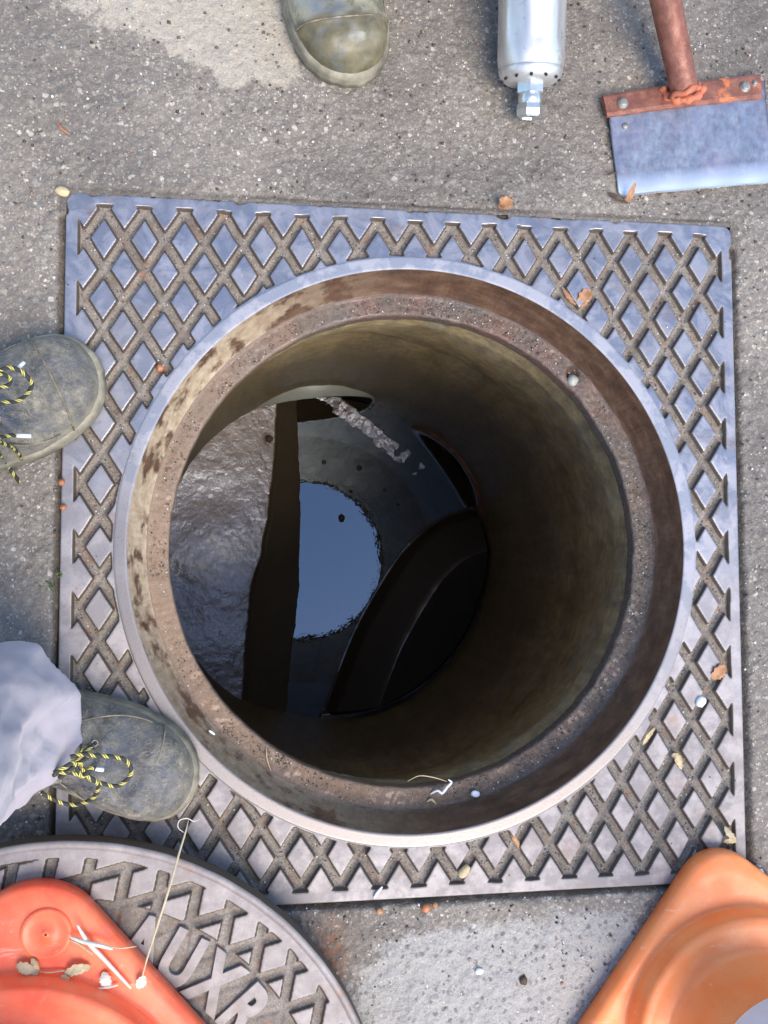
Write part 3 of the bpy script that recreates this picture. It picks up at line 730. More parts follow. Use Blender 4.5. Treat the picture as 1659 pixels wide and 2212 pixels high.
# ---------------------------------------------------------------- shoes and people
SHOE = np.array([  # s from toe, half width, top height, arch exponent
    (.000, .004, .020), (.006, .022, .040), (.015, .034, .052), (.030, .0445, .060), (.050, .051, .064), (.075, .0545, .0655), (.100, .055, .070),
    (.130, .052, .080), (.160, .048, .093), (.190, .044, .106), (.220, .041, .112), (.250, .039, .105), (.275, .035, .090), (.292, .024, .075), (.300, .006, .055)])
def shoe(name, toe, ang, scale, parent, mat, label=None, side=1, ankle=.17, cap=True, steel=False, wscale=1.):
    """toe: world xy of the toe tip; ang: pointing direction"""
    ang = math.radians(ang); f = np.array([math.cos(ang), math.sin(ang)]); l = np.array([-math.sin(ang), math.cos(ang)])
    def W(s, y, z): p = np.array(toe) - f * s * scale + l * y; return np.array([p[0], p[1], z])
    s_new = np.concatenate([np.linspace(0, .03, 9), np.linspace(.036, .27, 34), np.linspace(.275, .30, 7)])
    hw = np.interp(s_new, SHOE[:, 0], SHOE[:, 1]) * scale * wscale; ht = np.interp(s_new, SHOE[:, 0], SHOE[:, 2]) * scale
    if cap: ht = ht - .0030 * sst(.058, .066, s_new); hw = hw - .0012 * sst(.058, .066, s_new)
    V = []; K = 26
    for s, w_, h in zip(s_new, hw, ht):
        cy = side * (.010 * math.sin(min(s / .3, 1) * PI)) * scale   # slight inward curve
        e = .70 if s < .1 else .82
        for k in range(K):
            a = PI * k / (K - 1)
            y = w_ * math.copysign(abs(math.cos(a)) ** e, math.cos(a)); z = .014 + (h - .014) * math.sin(a) ** e
            V.append(W(s, y + cy, z))
    Fs = []
    n = len(s_new)
    for i in range(n - 1):
        for k in range(K - 1): Fs.append((i * K + k, i * K + k + 1, (i + 1) * K + k + 1, (i + 1) * K + k))
        Fs.append((i * K + K - 1, i * K, (i + 1) * K, (i + 1) * K + K - 1))
    Fs.append(tuple(range(K))); Fs.append(tuple((n - 1) * K + k for k in range(K))[::-1])
    # ankle shaft
    base = len(V); Q = 28; lv = [(.03, .225, .05, .036), (.07, .228, .052, .037), (.10, .232, .053, .038), (.135, .236, .052, .040), (ankle, .238, .052, .043)]
    for (z, s, rx, ry) in lv:
        for q in range(Q):
            a = 2 * PI * q / Q; V.append(W(s + rx * math.cos(a), ry * math.sin(a), z))
    for i in range(len(lv) - 1):
        for q in range(Q): Fs.append((base + i * Q + q, base + i * Q + (q + 1) % Q, base + (i + 1) * Q + (q + 1) % Q, base + (i + 1) * Q + q))
    Fs.append(tuple(base + q for q in range(Q))[::-1]); Fs.append(tuple(base + (len(lv) - 1) * Q + q for q in range(Q)))
    me = remeshed(V, Fs, .0028, 5)
    co = np.empty(len(me.vertices) * 3, np.float32); me.vertices.foreach_get('co', co); co = co.reshape(-1, 3)
    rel = co[:, :2] - np.array(toe); sl = -(rel @ f) / scale; yl = rel @ l
    crease = .0050 * np.sin((sl * 150 + 6 * fbm(co[:, 0], co[:, 1], 14, 2, 7))) * np.exp(-((sl - .118) / .030) ** 2)
    co[:, 2] += (crease + .0048 * fbm(co[:, 0], co[:, 1], 24, 3, 17) + .0012 * fbm(co[:, 0], co[:, 1], 90, 3, 18)) * sst(.02, .05, co[:, 2])
    me.vertices.foreach_set('co', co.ravel()); pattr(me, 'toe', 1 - sst(.050, .058, sl + .08 * yl))
    o = link(name, me, mat, parent)
    if label: o['label'] = label
    # outsole, rand and welt
    out = []
    so_ = np.concatenate([np.linspace(0, .03, 12), np.linspace(.04, .26, 24), np.linspace(.265, .303, 12)])
    w2 = (np.interp(so_, SHOE[:, 0], SHOE[:, 1]) + .0022) * scale * wscale; w2[0] = .010; w2[-1] = .012
    L_ = [(s - .004, w_ + side * .010 * math.sin(min(s / .3, 1) * PI) * scale) for s, w_ in zip(so_, w2)] + [(s - .004, -w_ + side * .010 * math.sin(min(s / .3, 1) * PI) * scale) for s, w_ in zip(so_[::-1], w2[::-1])]
    P = cat_smooth([np.array([a, b, 0]) for a, b in L_], 2, True)
    c = P.mean(0); lay = [(.965, .001), (1., .004), (1.0, .013), (.995, .016), (1.0, .019), (.985, .0245), (.95, .027), (.90, .0275)]
    V = []
    for sc_, z in lay:
        for p in P: q = c + (p - c) * sc_; V.append(W(q[0], q[1], z))
    m_ = len(P); Fs = [(i * m_ + k, i * m_ + (k + 1) % m_, (i + 1) * m_ + (k + 1) % m_, (i + 1) * m_ + k) for i in range(len(lay) - 1) for k in range(m_)]
    Fs.append(tuple(range(m_))[::-1]); Fs.append(tuple((len(lay) - 1) * m_ + k for k in range(m_)))
    link('sole', pymesh('sole', V, Fs), M['sole'], o)
    if cap:
        ar = []
        for k in range(25):
            a = PI * (.06 + .88 * k / 24); w_ = np.interp(.060, SHOE[:, 0], SHOE[:, 1]) * scale * wscale; h = np.interp(.06, SHOE[:, 0], SHOE[:, 2]) * scale
            ar.append(W(.058 + .010 * math.sin(a) * -1, w_ * math.copysign(abs(math.cos(a)) ** .7, math.cos(a)) + side * .006, .014 + (h - .0150) * math.sin(a) ** .7))
        tube('toe_seam', ar, .0010, M['piping'], o, 6)
        for sgn in (-1, 1):      # side panel seams and a double stitched quarter
            for (s0, ang0, s1, ang1, rad) in ((.070, .16, .150, .46, .0009), (.150, .46, .215, .40, .0009), (.155, .52, .225, .46, .0013)):
                q = []
                for k in range(15):
                    f_ = k / 14; ss = s0 + (s1 - s0) * f_; a = PI * (ang0 + (ang1 - ang0) * f_ ** 1.5) * .78
                    if sgn < 0: a = PI - a
                    w_ = np.interp(ss, SHOE[:, 0], SHOE[:, 1]) * scale * wscale; h = np.interp(ss, SHOE[:, 0], SHOE[:, 2]) * scale - .003
                    q.append(W(ss, w_ * math.copysign(abs(math.cos(a)) ** .76, math.cos(a)) + side * .010 * math.sin(min(ss / .3, 1) * PI) * scale, .0145 + (h - .014) * math.sin(a) ** .76))
                tube('seam', q, rad, M['piping'], o, 6)
    return o, W
def xy(p): return np.array(p[:2])
pA = thing('person', (-.60, -.06, 0), 'person in pale lavender trousers and muddy laced work shoes standing at the left edge', 'person')
toeL = xy(at(203, 777, .03)); toeR = xy(at(414, 1712, .03))
TOEX = .003
sL, WL = shoe('shoe', toeL, 27, 1., pA, M['leather'], 'mud caked black shoe toward the top, toe on the frame edge', side=-1, wscale=1.12)
sR, WR = shoe('shoe', toeR, -21, 1., pA, M['leather'], 'mud caked black shoe lower down under the trouser hem', side=1, wscale=1.06)
def legs(root, feet, hip, mat_trs, hem, knee_shift, name='trousers', radii=(.088, .092, .105, .12, .15), wiggle=.006):
    """feet: list of ankle xy; returns trousers as one mesh plus the body inside it"""
    V = []; Fs = []; Q = 40
    BV = []; BF = []
    for (ax, ay), ks in zip(feet, knee_shift):
        kx, ky = ax + ks[0], ay + ks[1]
        lvl = [(hem, ax + ks[2], ay + ks[3], radii[0]), (hem + .05, ax + ks[2] * .6, ay + ks[3] * .6, radii[0] * .97), (.22, ax + .2 * ks[0], ay + .2 * ks[1], radii[1] * .92), (.34, (ax + kx) / 2, (ay + ky) / 2, radii[1]), (.50, kx, ky, radii[2]), (.66, (kx + hip[0]) / 2, ky * .75 + hip[1] * .25, radii[3]), (.84, hip[0] + .02 * np.sign(ax - hip[0]), hip[1] + .6 * (ky - hip[1]), radii[4]), (.98, hip[0], hip[1] + .35 * (ay - hip[1]), radii[4] * .95)]
        Pz = cat_smooth([np.array([a[1], a[2], a[0]]) for a in lvl], 6); Rz = cat_smooth([np.array([a[3], 0, 0]) for a in lvl], 6)[:, 0]
        base = len(V)
        for p, r in zip(Pz, Rz):
            for q in range(Q):
                a = 2 * PI * q / Q
                V.append((p[0] + r * math.cos(a), p[1] + r * math.sin(a), p[2]))
        n = len(Pz)
        for i in range(n - 1):
            for q in range(Q): Fs.append((base + i * Q + q, base + i * Q + (q + 1) % Q, base + (i + 1) * Q + (q + 1) % Q, base + (i + 1) * Q + q))
        Fs.append(tuple(base + q for q in range(Q))[::-1]); Fs.append(tuple(base + (n - 1) * Q + q for q in range(Q)))
        b2 = len(BV)
        ring = [(.06, ax, ay, .034), (.12, ax, ay, .036), (.22, ax + .2 * ks[0], ay + .2 * ks[1], .046), (.34, (ax + kx) / 2, (ay + ky) / 2, .056), (.50, kx, ky, .056), (.66, (kx + hip[0]) / 2, ky * .75 + hip[1] * .25, .075), (.90, hip[0], hip[1] + .5 * (ky - hip[1]), .10)]
        for (z, x, y, r) in ring:
            for q in range(16): a = 2 * PI * q / 16; BV.append((x + r * math.cos(a), y + r * math.sin(a), z))
        for i in range(len(ring) - 1):
            for q in range(16): BF.append((b2 + i * 16 + q, b2 + i * 16 + (q + 1) % 16, b2 + (i + 1) * 16 + (q + 1) % 16, b2 + (i + 1) * 16 + q))
        BF.append(tuple(b2 + q for q in range(16))[::-1]); BF.append(tuple(b2 + (len(ring) - 1) * 16 + q for q in range(16)))
    me = remeshed(V, Fs, .006, 6)
    co = np.empty(len(me.vertices) * 3, np.float32); me.vertices.foreach_get('co', co); co = co.reshape(-1, 3)
    cen = np.array([xy_ for xy_ in feet]); dd = np.stack([np.hypot(co[:, 0] - c[0], co[:, 1] - c[1]) for c in cen]); k = dd.argmin(0)
    dr = co[:, :2] - cen[k]; L_ = np.hypot(dr[:, 0], dr[:, 1]) + 1e-6; an = np.arctan2(dr[:, 1], dr[:, 0])
    wv = wiggle * (np.sin(an * 3 + co[:, 2] * 32) * .6 + 2.0 * fbm(an * 1.3, co[:, 2] * 9, 1.6, 3, 66)) * (1 - sst(.5, .9, co[:, 2]) * .6)
    wv = wv + .55 * wiggle * ((1 - np.abs(2.4 * fbm(an * 1.1 + 3, co[:, 2] * 5 + an * .8, 1.3, 2, 69))).clip(0, 1) ** 4 - .3)
    co[:, :2] += dr / L_[:, None] * wv[:, None]
    co[:, 2] += .012 * fbm(co[:, 0], co[:, 1], 12, 2, 67) * (co[:, 2] < .3)
    me.vertices.foreach_set('co', co.astype(np.float32).ravel()); link(name, me, mat_trs, root)
    link('body', remeshed(BV, BF, .009, 3), M['skin'], root)
ankL = WL(.235, 0, 0)[:2]; ankR = WR(.235, 0, 0)[:2]
legs(pA, [tuple(ankR), tuple(ankL)], (-.80, -.06), M['trouser'], .088, [(.0, .0, .028, .012), (-.03, 0, -.03, -.01)], radii=(.080, .084, .098, .115, .145), wiggle=.008)
def lace(parent, pts, z, off=(0, 0), k=.2708, r=.0023, zs=None):
    P = [at(off[0] + x * k, off[1] + y * k, (zs[i] if zs else z)) for i, (x, y) in enumerate(pts)]
    return tube('lace', cat_smooth(P, 10), r, M['lace'], parent, 8, .75)
o2 = (0, 1348)
lace(sR, [(560, 1060), (650, 1040), (760, 1048), (900, 1058), (1000, 1085), (1047, 1160), (1030, 1222), (940, 1290), (820, 1272), (725, 1238), (690, 1190), (640, 1150)], .1, o2, zs=[.125, .12, .112, .104, .098, .094, .092, .090, .098, .108, .115, .12])
lace(sR, [(420, 1210), (500, 1180), (600, 1195), (720, 1225), (785, 1290), (745, 1385), (650, 1432), (555, 1440), (440, 1405), (330, 1345)], .1, o2, zs=[.125, .125, .122, .115, .104, .090, .082, .080, .085, .095])
lace(sR, [(430, 1190), (510, 1145), (590, 1108), (620, 1170), (660, 1215), (725, 1150), (760, 1155)], .12, o2, zs=[.128, .126, .124, .122, .120, .116, .112])
lace(sR, [(470, 1230), (560, 1160), (650, 1095), (700, 1060)], .12, o2, zs=[.122, .124, .12, .115])
def aglet(parent, a, b, z, off, k):
    return tube('lace_tag', [at(off[0] + a[0] * k, off[1] + a[1] * k, z), at(off[0] + b[0] * k, off[1] + b[1] * k, z - .003)], .0022, M['chip'], parent, 8)
aglet(sR, (760, 1155), (825, 1165), .112, o2, .2708)
o3 = (0, 674); k3 = .17964
lace(sL, [(-120, 760), (0, 700), (110, 668), (210, 690), (300, 745), (378, 850), (360, 935), (280, 1025), (180, 1078), (80, 1080), (-60, 1130)], .1, o3, k3, zs=[.12, .115, .11, .105, .101, .096, .096, .100, .106, .112, .118])
lace(sL, [(-100, 820), (0, 745), (60, 760), (120, 800), (110, 870), (20, 900), (-90, 920)], .11, o3, k3, zs=[.12, .116, .113, .110, .110, .114, .118])
lace(sL, [(-150, 1480), (0, 1500), (80, 1490), (150, 1478), (190, 1486)], .09, o3, k3, zs=[.11, .1, .092, .087, .084])
lace(sL, [(-100, 1540), (0, 1560), (100, 1605), (180, 1660), (245, 1740), (255, 1820)], .08, o3, k3, zs=[.10, .085, .07, .055, .035, .008])
lace(sL, [(-60, 1640), (0, 1720), (60, 1800), (120, 1885), (170, 1960), (240, 2050)], .05, o3, k3, zs=[.08, .055, .03, .012, .005, .004])
aglet(sL, (190, 1486), (375, 1492), .082, o3, k3); aglet(sL, (225, 668), (290, 605), .094, o3, k3)
for o_, W_, sd, sw in ((sR, WR, 1, 1.06), (sL, WL, -1, 1.12)):   # tongue folds and eyelet facings
    for s0, yy in ((.155, .028), (.155, -.028)):
        P = [W_(s0 - .02, yy * .6, .088), W_(s0, yy, .091), W_(s0 + .03, yy * 1.05, .102), W_(s0 + .05, yy * 1.0, .112)]
        tube('eyelet_facing', cat_smooth(P, 6), .0035, M['leather'], o_, 8, .6)

for o_, W_, sd in ((sR, WR, 1), (sL, WL, -1)):
    rows = [(.118, .017), (.134, .020), (.150, .023), (.166, .025), (.182, .027)]
    zt = lambda s_, y_: .0155 + (np.interp(s_, SHOE[:, 0], SHOE[:, 2]) - .017) * math.sqrt(max(0, 1 - (abs(y_) / np.interp(s_, SHOE[:, 0], SHOE[:, 1])) ** 2.6)) + .001
    cy = lambda s_: sd * .010 * math.sin(s_ / .3 * PI)
    for (s_, y_) in rows:
        for q_ in (-1, 1):
            c_ = W_(s_, q_ * y_ + cy(s_), zt(s_, y_)); ring = [c_ + np.array([.0031 * math.cos(t), .0031 * math.sin(t), 0]) for t in np.linspace(0, 2 * PI, 13)]
            tube('eyelet', ring, .0009, M['bolt'], o_, 6)
    for (a_, b_) in zip(rows[:-1], rows[1:]):
        for q_ in (-1, 1):
            P = [W_(a_[0], q_ * a_[1] + cy(a_[0]), zt(*a_)), W_((a_[0] + b_[0]) / 2, cy(a_[0]), zt((a_[0] + b_[0]) / 2, 0) + .002 + .001 * q_), W_(b_[0], -q_ * b_[1] + cy(b_[0]), zt(*b_))]
            tube('lace', cat_smooth(P, 6), .0018, M['lace'], o_, 7, .7)
    P = []
    for k in range(13):     # padded tongue between the facings
        s_ = .112 + .006 * k; P.append(W_(s_, cy(s_), zt(s_, 0) - .004))
    tube('tongue', P, [.006 + .010 * math.sin(PI * min(k + 1.5, 8) / 16) for k in range(13)], M['leather'], o_, 14, .35)

pB = thing('person', (-.09, .80, 0), 'person in a mud smeared olive boot standing at the top edge of the picture', 'person')
toeB = xy(at(768, 158, .03))
sB, WB = shoe('boot', toeB, -80, 1.05, pB, M['boot'], None, side=-1, cap=True, wscale=1.05, ankle=.20)
sB['label'] = 'mud smeared olive safety boot with a worn toe cap'
sB2, WB2 = shoe('boot', (toeB[0] + .24, toeB[1] + .33), -80, 1.05, pB, M['boot'], None, side=-1, cap=True, wscale=1.13, ankle=.20)
a1 = WB(.235, 0, 0)[:2]; a2 = WB2(.235, 0, 0)[:2]
legs(pB, [tuple(a1), tuple(a2)], ((a1[0] + a2[0]) / 2, max(a1[1], a2[1]) + .05), M['cloth'], .14, [(0, .03, 0, 0), (0, .01, 0, 0)], radii=(.07, .085, .09, .11, .13), wiggle=.006)

# ---------------------------------------------------------------- steel nozzle cylinder
c0 = at(1146, 160, .041); axv = at(1150, 0, .062) - c0; axv /= np.linalg.norm(axv)
e_z = axv; e_x = np.cross([0, 0, 1.], e_z); e_x /= np.linalg.norm(e_x); e_y = np.cross(e_z, e_x)
AX = (np.stack([e_x, e_y, e_z], 1), c0)
cyl = thing('steel_cylinder', (c0[0], c0[1] + .2, .0), 'shiny brushed steel cylinder with a threaded hose fitting lying on the asphalt', 'cylinder')
RC = .0415
def cyl_noise(T, r, z):
    k = sst(.02, .035, z)
    return -.0016 * k * (np.cos(T * 8) * .5 + .5) * (r > .03), 0 * z
lathe('cylinder_body', dense([(RC - .003, .004), (RC - .001, .009), (RC, .016), (RC, .40)], .006) + [(RC - .006, .412), (RC - .02, .42), (.001, .42)], M['steel'], cyl, seg=192, axis=AX, noise=cyl_noise)
lathe('end_ring', [(.012, -.0125), (.026, -.0120), (RC - .011, -.0105), (RC - .005, -.006), (RC - .0025, -.001), (RC - .0015, .004), (RC - .0030, .0052)], M['steel'], cyl, seg=96, axis=AX)
def cylp(r, a, z): return c0 + e_x * r * math.cos(a) + e_y * r * math.sin(a) + e_z * z
for k in range(12):
    a = 2 * PI * (k + .5) / 12; p = cylp(RC - .0062, a, -.0082); q = cylp(RC - .0040, a, -.0094)
    d = (e_x * math.cos(a) + e_y * math.sin(a)) * .75 - e_z * .75; d /= np.linalg.norm(d)
    V, Fq, L = tube_data([p - d * .003, p + d * .0014], .0019, 10); link('jet_hole', pymesh('jet_hole', V, Fq), M['dark'], cyl)
def hexprism(name, r, z0, z1, bore=None, seg=6, mat='zinc', taper=.0012):
    prof = [(r - taper * 2, z0), (r, z0 + taper), (r, z1 - taper), (r - taper * 2, z1)]
    V = []; 
    for rr_, zz in prof:
        for k in range(seg): V.append(cylp(rr_, 2 * PI * k / seg + .25, zz))
    Fs = [(i * seg + k, i * seg + (k + 1) % seg, (i + 1) * seg + (k + 1) % seg, (i + 1) * seg + k) for i in range(3) for k in range(seg)]
    Fs += [tuple(range(seg))[::-1], tuple(3 * seg + k for k in range(seg))]
    return link(name, pymesh(name, V, Fs), M[mat], cyl, smooth=False)
hexprism('hex_nut', .0180, -.024, -.0095)
lathe('neck', [(.0135, -.036), (.0148, -.034), (.0148, -.026), (.0135, -.023)], M['zinc'], cyl, seg=48, axis=AX)
def coup():
    prof = [(.0100, -.038), (.0100, -.0490), (.0110, -.0515), (.0142, -.0515), (.0163, -.0495), (.0170, -.042), (.0160, -.036), (.0138, -.033)]
    o = lathe('hose_coupling', prof, M['zinc'], cyl, seg=6, axis=AX); o.data.polygons.foreach_set('use_smooth', np.zeros(len(o.data.polygons), bool))
    lathe('bore', [(.0001, -.038), (.0092, -.038), (.0092, -.048)], M['dark'], cyl, seg=24, axis=AX)
coup()

# ---------------------------------------------------------------- shovel
shv = thing('shovel', tuple(at(1480, 200, 0)), 'flat bladed steel shovel with a rusty orange socket lying on the asphalt', 'shovel')
def blade():
    TL, TR, BL, BR = at(1310, 215, .008), at(1650, 172, .010), at(1336, 425, .002), at(1668, 395, .004)
    nu, nv = 60, 60; V = []; D = []
    for t in (0, 1):
        for i in range(nu):
            for j in range(nv):
                u = i / (nu - 1); v = j / (nv - 1)
                # round the two lower corners
                cut = .05
                uu = u
                if v > 1 - cut:
                    s = (v - (1 - cut)) / cut; inset = cut * .65 * (1 - math.sqrt(max(0, 1 - s * s))); uu = inset + u * (1 - 2 * inset)
                p = (TL * (1 - uu) + TR * uu) * (1 - v) + (BL * (1 - uu) + BR * uu) * v
                p = p + np.array([0, 0, .0035 * math.sin(PI * u) * (1 - .5 * v) + .0006 * math.sin(u * 23 + v * 9) + (.0022 if t == 0 else 0)])
                V.append(p); D.append(v)
    Fq = grid_faces(nu, nv); Fq2 = Fq[:, ::-1] + nu * nv
    rim = []
    idx = [i * nv for i in range(nu)] + [(nu - 1) * nv + j for j in range(1, nv)] + [i * nv + nv - 1 for i in range(nu - 2, -1, -1)] + [j for j in range(nv - 2, 0, -1)]
    for a, b in zip(idx, idx[1:] + idx[:1]): rim.append((a, b, b + nu * nv, a + nu * nv))
    me = mesh_np('blade', np.array(V), np.concatenate([Fq, Fq2, np.array(rim)])); pattr(me, 'down', D)
    link('blade', me, M['blade'], shv)
    # bracket: bent plate over the top of the blade
    A, B, C_, D_ = at(1302, 206, .0125), at(1641, 160, .0145), at(1646, 212, .0135), at(1312, 251, .0125)
    V = []; nb = 24
    prof = [(0, -.010), (-.02, -.004), (0, 0), (.10, .0012), (.85, .0008), (1., -.0004), (1.03, -.003), (1.0, -.0045)]
    for i in range(nb):
        u = i / (nb - 1)
        for v, dz in prof:
            p = (A * (1 - u) + B * u) * (1 - v) + (D_ * (1 - u) + C_ * u) * v; V.append(p + np.array([0, 0, dz + .0035 * math.sin(PI * u)]))
    n_ = len(prof)
    Fs = [(i * n_ + k, (i + 1) * n_ + k, (i + 1) * n_ + k + 1, i * n_ + k + 1) for i in range(nb - 1) for k in range(n_ - 1)]
    Fs += [tuple(range(n_)), tuple((nb - 1) * n_ + k for k in range(n_))[::-1]]
    br = link('socket_plate', pymesh('socket_plate', V, Fs), M['redrust'], shv, smooth=False)
    for (x, y, z) in ((1346, 222, .0165), (1610, 187, .0175), (1630, 180, .0160)):
        p = at(x, y, z)
        s_ = .0058 if x != 1630 else .003
        V = []; 
        for rr_, zz in ((s_ * 1.25, -.003), (s_ * 1.25, .0002), (s_, .0004), (s_, .0026), (s_ * .7, .0034)):
            for k in range(12): V.append(p + np.array([rr_ * math.cos(PI * k / 6), rr_ * math.sin(PI * k / 6), zz]))
        Fs = [(i * 12 + k, i * 12 + (k + 1) % 12, (i + 1) * 12 + (k + 1) % 12, (i + 1) * 12 + k) for i in range(4) for k in range(12)] + [tuple(48 + k for k in range(12))]
        link('bolt', pymesh('bolt', V, Fs), M['bolt'], br)
    for x, y in ((1351, 272), (1420, 245)):
        p = at(x, y, .010); V, Fq, L = tube_data([p - np.array([0, 0, .003]), p + np.array([0, 0, .0008])], .004 if x == 1351 else .0015, 12); link('rivet', pymesh('rivet', V, Fq), M['bolt'], shv)
    # handle tube rising away from the blade
    a, b = at(1480, 203, .030), at(1425, -60, .085)
    d = (b - a) / np.linalg.norm(b - a)
    P = [a + d * s for s in np.linspace(0, .95, 60)]
    tube('handle', P, [.0172 + .0016 * min(1, i / 8) for i in range(60)], M['redrust'], shv, 40, cap=False)
    tube('handle_bore', [a + d * .03, a + d * .002], [.013, .013], M['dark'], shv, 24, cap=True)
    # weld collar, bright orange
    V = []; s_ = np.cross(d, [0, 0, 1]); s_ /= np.linalg.norm(s_); u_ = np.cross(s_, d)
    ring = [a + d * .004 * (1 + .4 * math.sin(5 * t)) + (s_ * math.cos(t) + u_ * math.sin(t)) * (.0178 + .0008 * math.sin(7 * t)) for t in np.linspace(0, 2 * PI, 40)]
    tube('weld', ring, .0036, M['weld'], shv, 8)
    tube('weld', cat_smooth([at(1432, 190, .017), at(1440, 207, .018), at(1462, 217, .018), at(1490, 214, .018), at(1512, 203, .018), at(1518, 186, .018)], 8), [.0052 + .0012 * math.sin(i * .9) for i in range(41)], M['weld'], shv, 8)
M['weld'] = simple('orange primer', [(.35, (.20, .07, .04)), (.5, (.62, .16, .07)), (.7, (.30, .12, .08))], 70, .6, bumpd=.001)
blade()

# ---------------------------------------------------------------- litter, each piece a thing
def leafm(name, P, wdt, mat, label, cat, z=.004, curl=.35, group=None):
    """thin curled leaf following a line; two-sided shell with thickness"""
    P = cat_smooth([at(x, y, z + dz) for x, y, dz in P], 8); n = len(P); V = []
    for s in (0, 1):
        for i, p in enumerate(P):
            t = P[min(i + 1, n - 1)] - P[max(i - 1, 0)]; t /= np.linalg.norm(t); sd = np.cross(t, [0, 0, 1]); sd /= np.linalg.norm(sd) + 1e-9
            f = i / (n - 1); ww = wdt * (math.sin(PI * min(max(f, .02), .98)) ** .7) * (1 + .15 * math.sin(i * 1.9))
            for k in range(5):
                v = (k - 2) / 2; V.append(p + sd * ww * v + np.array([0, 0, curl * ww * abs(v) ** 1.5 + (0 if s else .0005) + .0006 * math.sin(i * 1.3 + k * 2)]))
    Fs = []
    for s in (0, 1):
        for i in range(n - 1):
            for k in range(4):
                b = s * n * 5; q = (b + i * 5 + k, b + i * 5 + k + 1, b + (i + 1) * 5 + k + 1, b + (i + 1) * 5 + k); Fs.append(q if s else q[::-1])
    for i in range(n - 1):
        for k in (0, 4): Fs.append((i * 5 + k, (i + 1) * 5 + k, n * 5 + (i + 1) * 5 + k, n * 5 + i * 5 + k))
    c = P.mean(0)
    o = link(name, pymesh(name, V, Fs), M[mat], origin=(c[0], c[1], c[2])); return tag(o, label, cat, group)
def fibre(name, P, r, mat, label, cat, group=None, seg=6, k=1):
    Q = cat_smooth([at(x, y, z) for x, y, z in P], 8); n = len(Q)
    rr_ = [r * (.30 + .70 * math.sin(PI * (i + 1) / (n + 1)) ** .8) for i in range(n)]
    V, Fq, L = tube_data(Q, rr_, seg); c = Q.mean(0)
    o = link(name, pymesh(name, V, Fq), M[mat], origin=tuple(c)); return tag(o, label, cat, group)
def lumpm(name, x, y, z, r, mat, label, cat, group=None, sx=1., ang=0.):
    p = at(x, y, z + r * .6); V = []; Fs = []; nu, nv = 12, 8; ca, sa = math.cos(ang), math.sin(ang)
    for i in range(nu):
        for j in range(nv):
            a = 2 * PI * i / nu; b = PI * (j + .15) / (nv - .7); d = np.array([math.cos(a) * math.sin(b), math.sin(a) * math.sin(b), math.cos(b)])
            k = r * (1 + .35 * float(fbm(d[0] * 1.3 + x, d[1] * 1.3 + d[2] + y, 1.5, 2, 3)))
            q = d * k * np.array([sx, 1, .75]); V.append(p + np.array([q[0] * ca - q[1] * sa, q[0] * sa + q[1] * ca, q[2]]))
    for i in range(nu):
        for j in range(nv - 1): Fs.append((i * nv + j, i * nv + j + 1, ((i + 1) % nu) * nv + j + 1, ((i + 1) % nu) * nv + j))
    Fs += [tuple(i * nv for i in range(nu)), tuple(i * nv + nv - 1 for i in range(nu))[::-1]]
    o = link(name, pymesh(name, V, Fs), M[mat], origin=tuple(p)); return tag(o, label, cat, group)
CT = CZ + .031
fibre('straw', [(407, 1772, .066), (400, 1800, .075), (385, 1850, .085), (362, 1930, .098), (340, 2000, .100), (318, 2070, .098), (303, 2128, CT)], .0014, 'straw', 'long thin bent straw reaching from the shoe toe down to the red cone', 'straw')
fibre('straw', [(400, 1800, .072), (385, 1788, .075), (388, 1772, .075), (405, 1768, .074), (418, 1774, .073), (432, 1770, .070)], .0006, 'pale', 'fine white thread looped around the tip of the long straw', 'thread')
fibre('straw', [(167, 1998, CT + .008), (190, 2035, CT + .006), (225, 2072, CT + .004), (283, 2135, CT + .002)], .0024, 'pale', 'thick bleached straw lying diagonally on the red cone base', 'straw', 'bleached straws on the red cone')
fibre('straw', [(152, 2024, CT + .004), (180, 2034, CT + .007), (215, 2042, CT + .010), (243, 2050, CT + .006)], .0024, 'pale', 'short bleached straw crossing the thick one on the red cone base', 'straw', 'bleached straws on the red cone')
fibre('straw', [(150, 2030, CT + .001), (172, 2040, CT + .003), (200, 2062, CT + .002)], .0012, 'straw', 'thin tan straw beneath the crossed pair on the red cone base', 'straw', 'bleached straws on the red cone')
fibre('straw', [(235, 2044, CT + .008), (262, 2048, CT + .010), (295, 2044, CT + .006)], .0008, 'straw', 'hair thin tan stalk at the right tip of the crossed straws', 'straw', 'bleached straws on the red cone')
fibre('straw', [(200, 2137, CT), (228, 2133, CT + .002), (255, 2128, CT + .001)], .0014, 'pale', 'small pale straw scrap beside the lower end of the thick straw', 'straw')
leafm('seed_husk', [(222, 2100, 0), (228, 2115, .003), (236, 2135, 0)], .006, 'pale', 'crumpled white husk on the red cone left of the long straw tip', 'husk', CT)
leafm('seed_husk', [(298, 2135, 0), (306, 2120, .003), (314, 2108, .001)], .005, 'pale', 'white husk at the lower tip of the long straw on the red cone', 'husk', CT)
leafm('seed_husk', [(36, 2085, 0), (55, 2090, .003), (84, 2102, 0)], .006, 'straw', 'tan winged seed at the left end of the stalk on the red cone', 'seed', CT)
leafm('seed_husk', [(68, 2070, .001), (76, 2082, .003), (84, 2098, 0)], .0035, 'wood', 'narrow tan seed wing standing on the leftmost winged seed', 'seed', CT)
leafm('seed_husk', [(140, 2105, 0), (165, 2093, .003), (196, 2088, 0)], .0055, 'straw', 'tan winged seed at the right end of the stalk on the red cone', 'seed', CT)
leafm('seed_husk', [(133, 2106, 0), (142, 2118, .003), (150, 2128, 0)], .005, 'wood', 'small tan husk below the right winged seed on the red cone', 'seed', CT)
fibre('seed_stalk', [(82, 2098, CT), (105, 2101, CT + .002), (135, 2097, CT), (150, 2100, CT)], .0008, 'wood', 'thin stalk joining the winged seeds on the red cone', 'stalk')
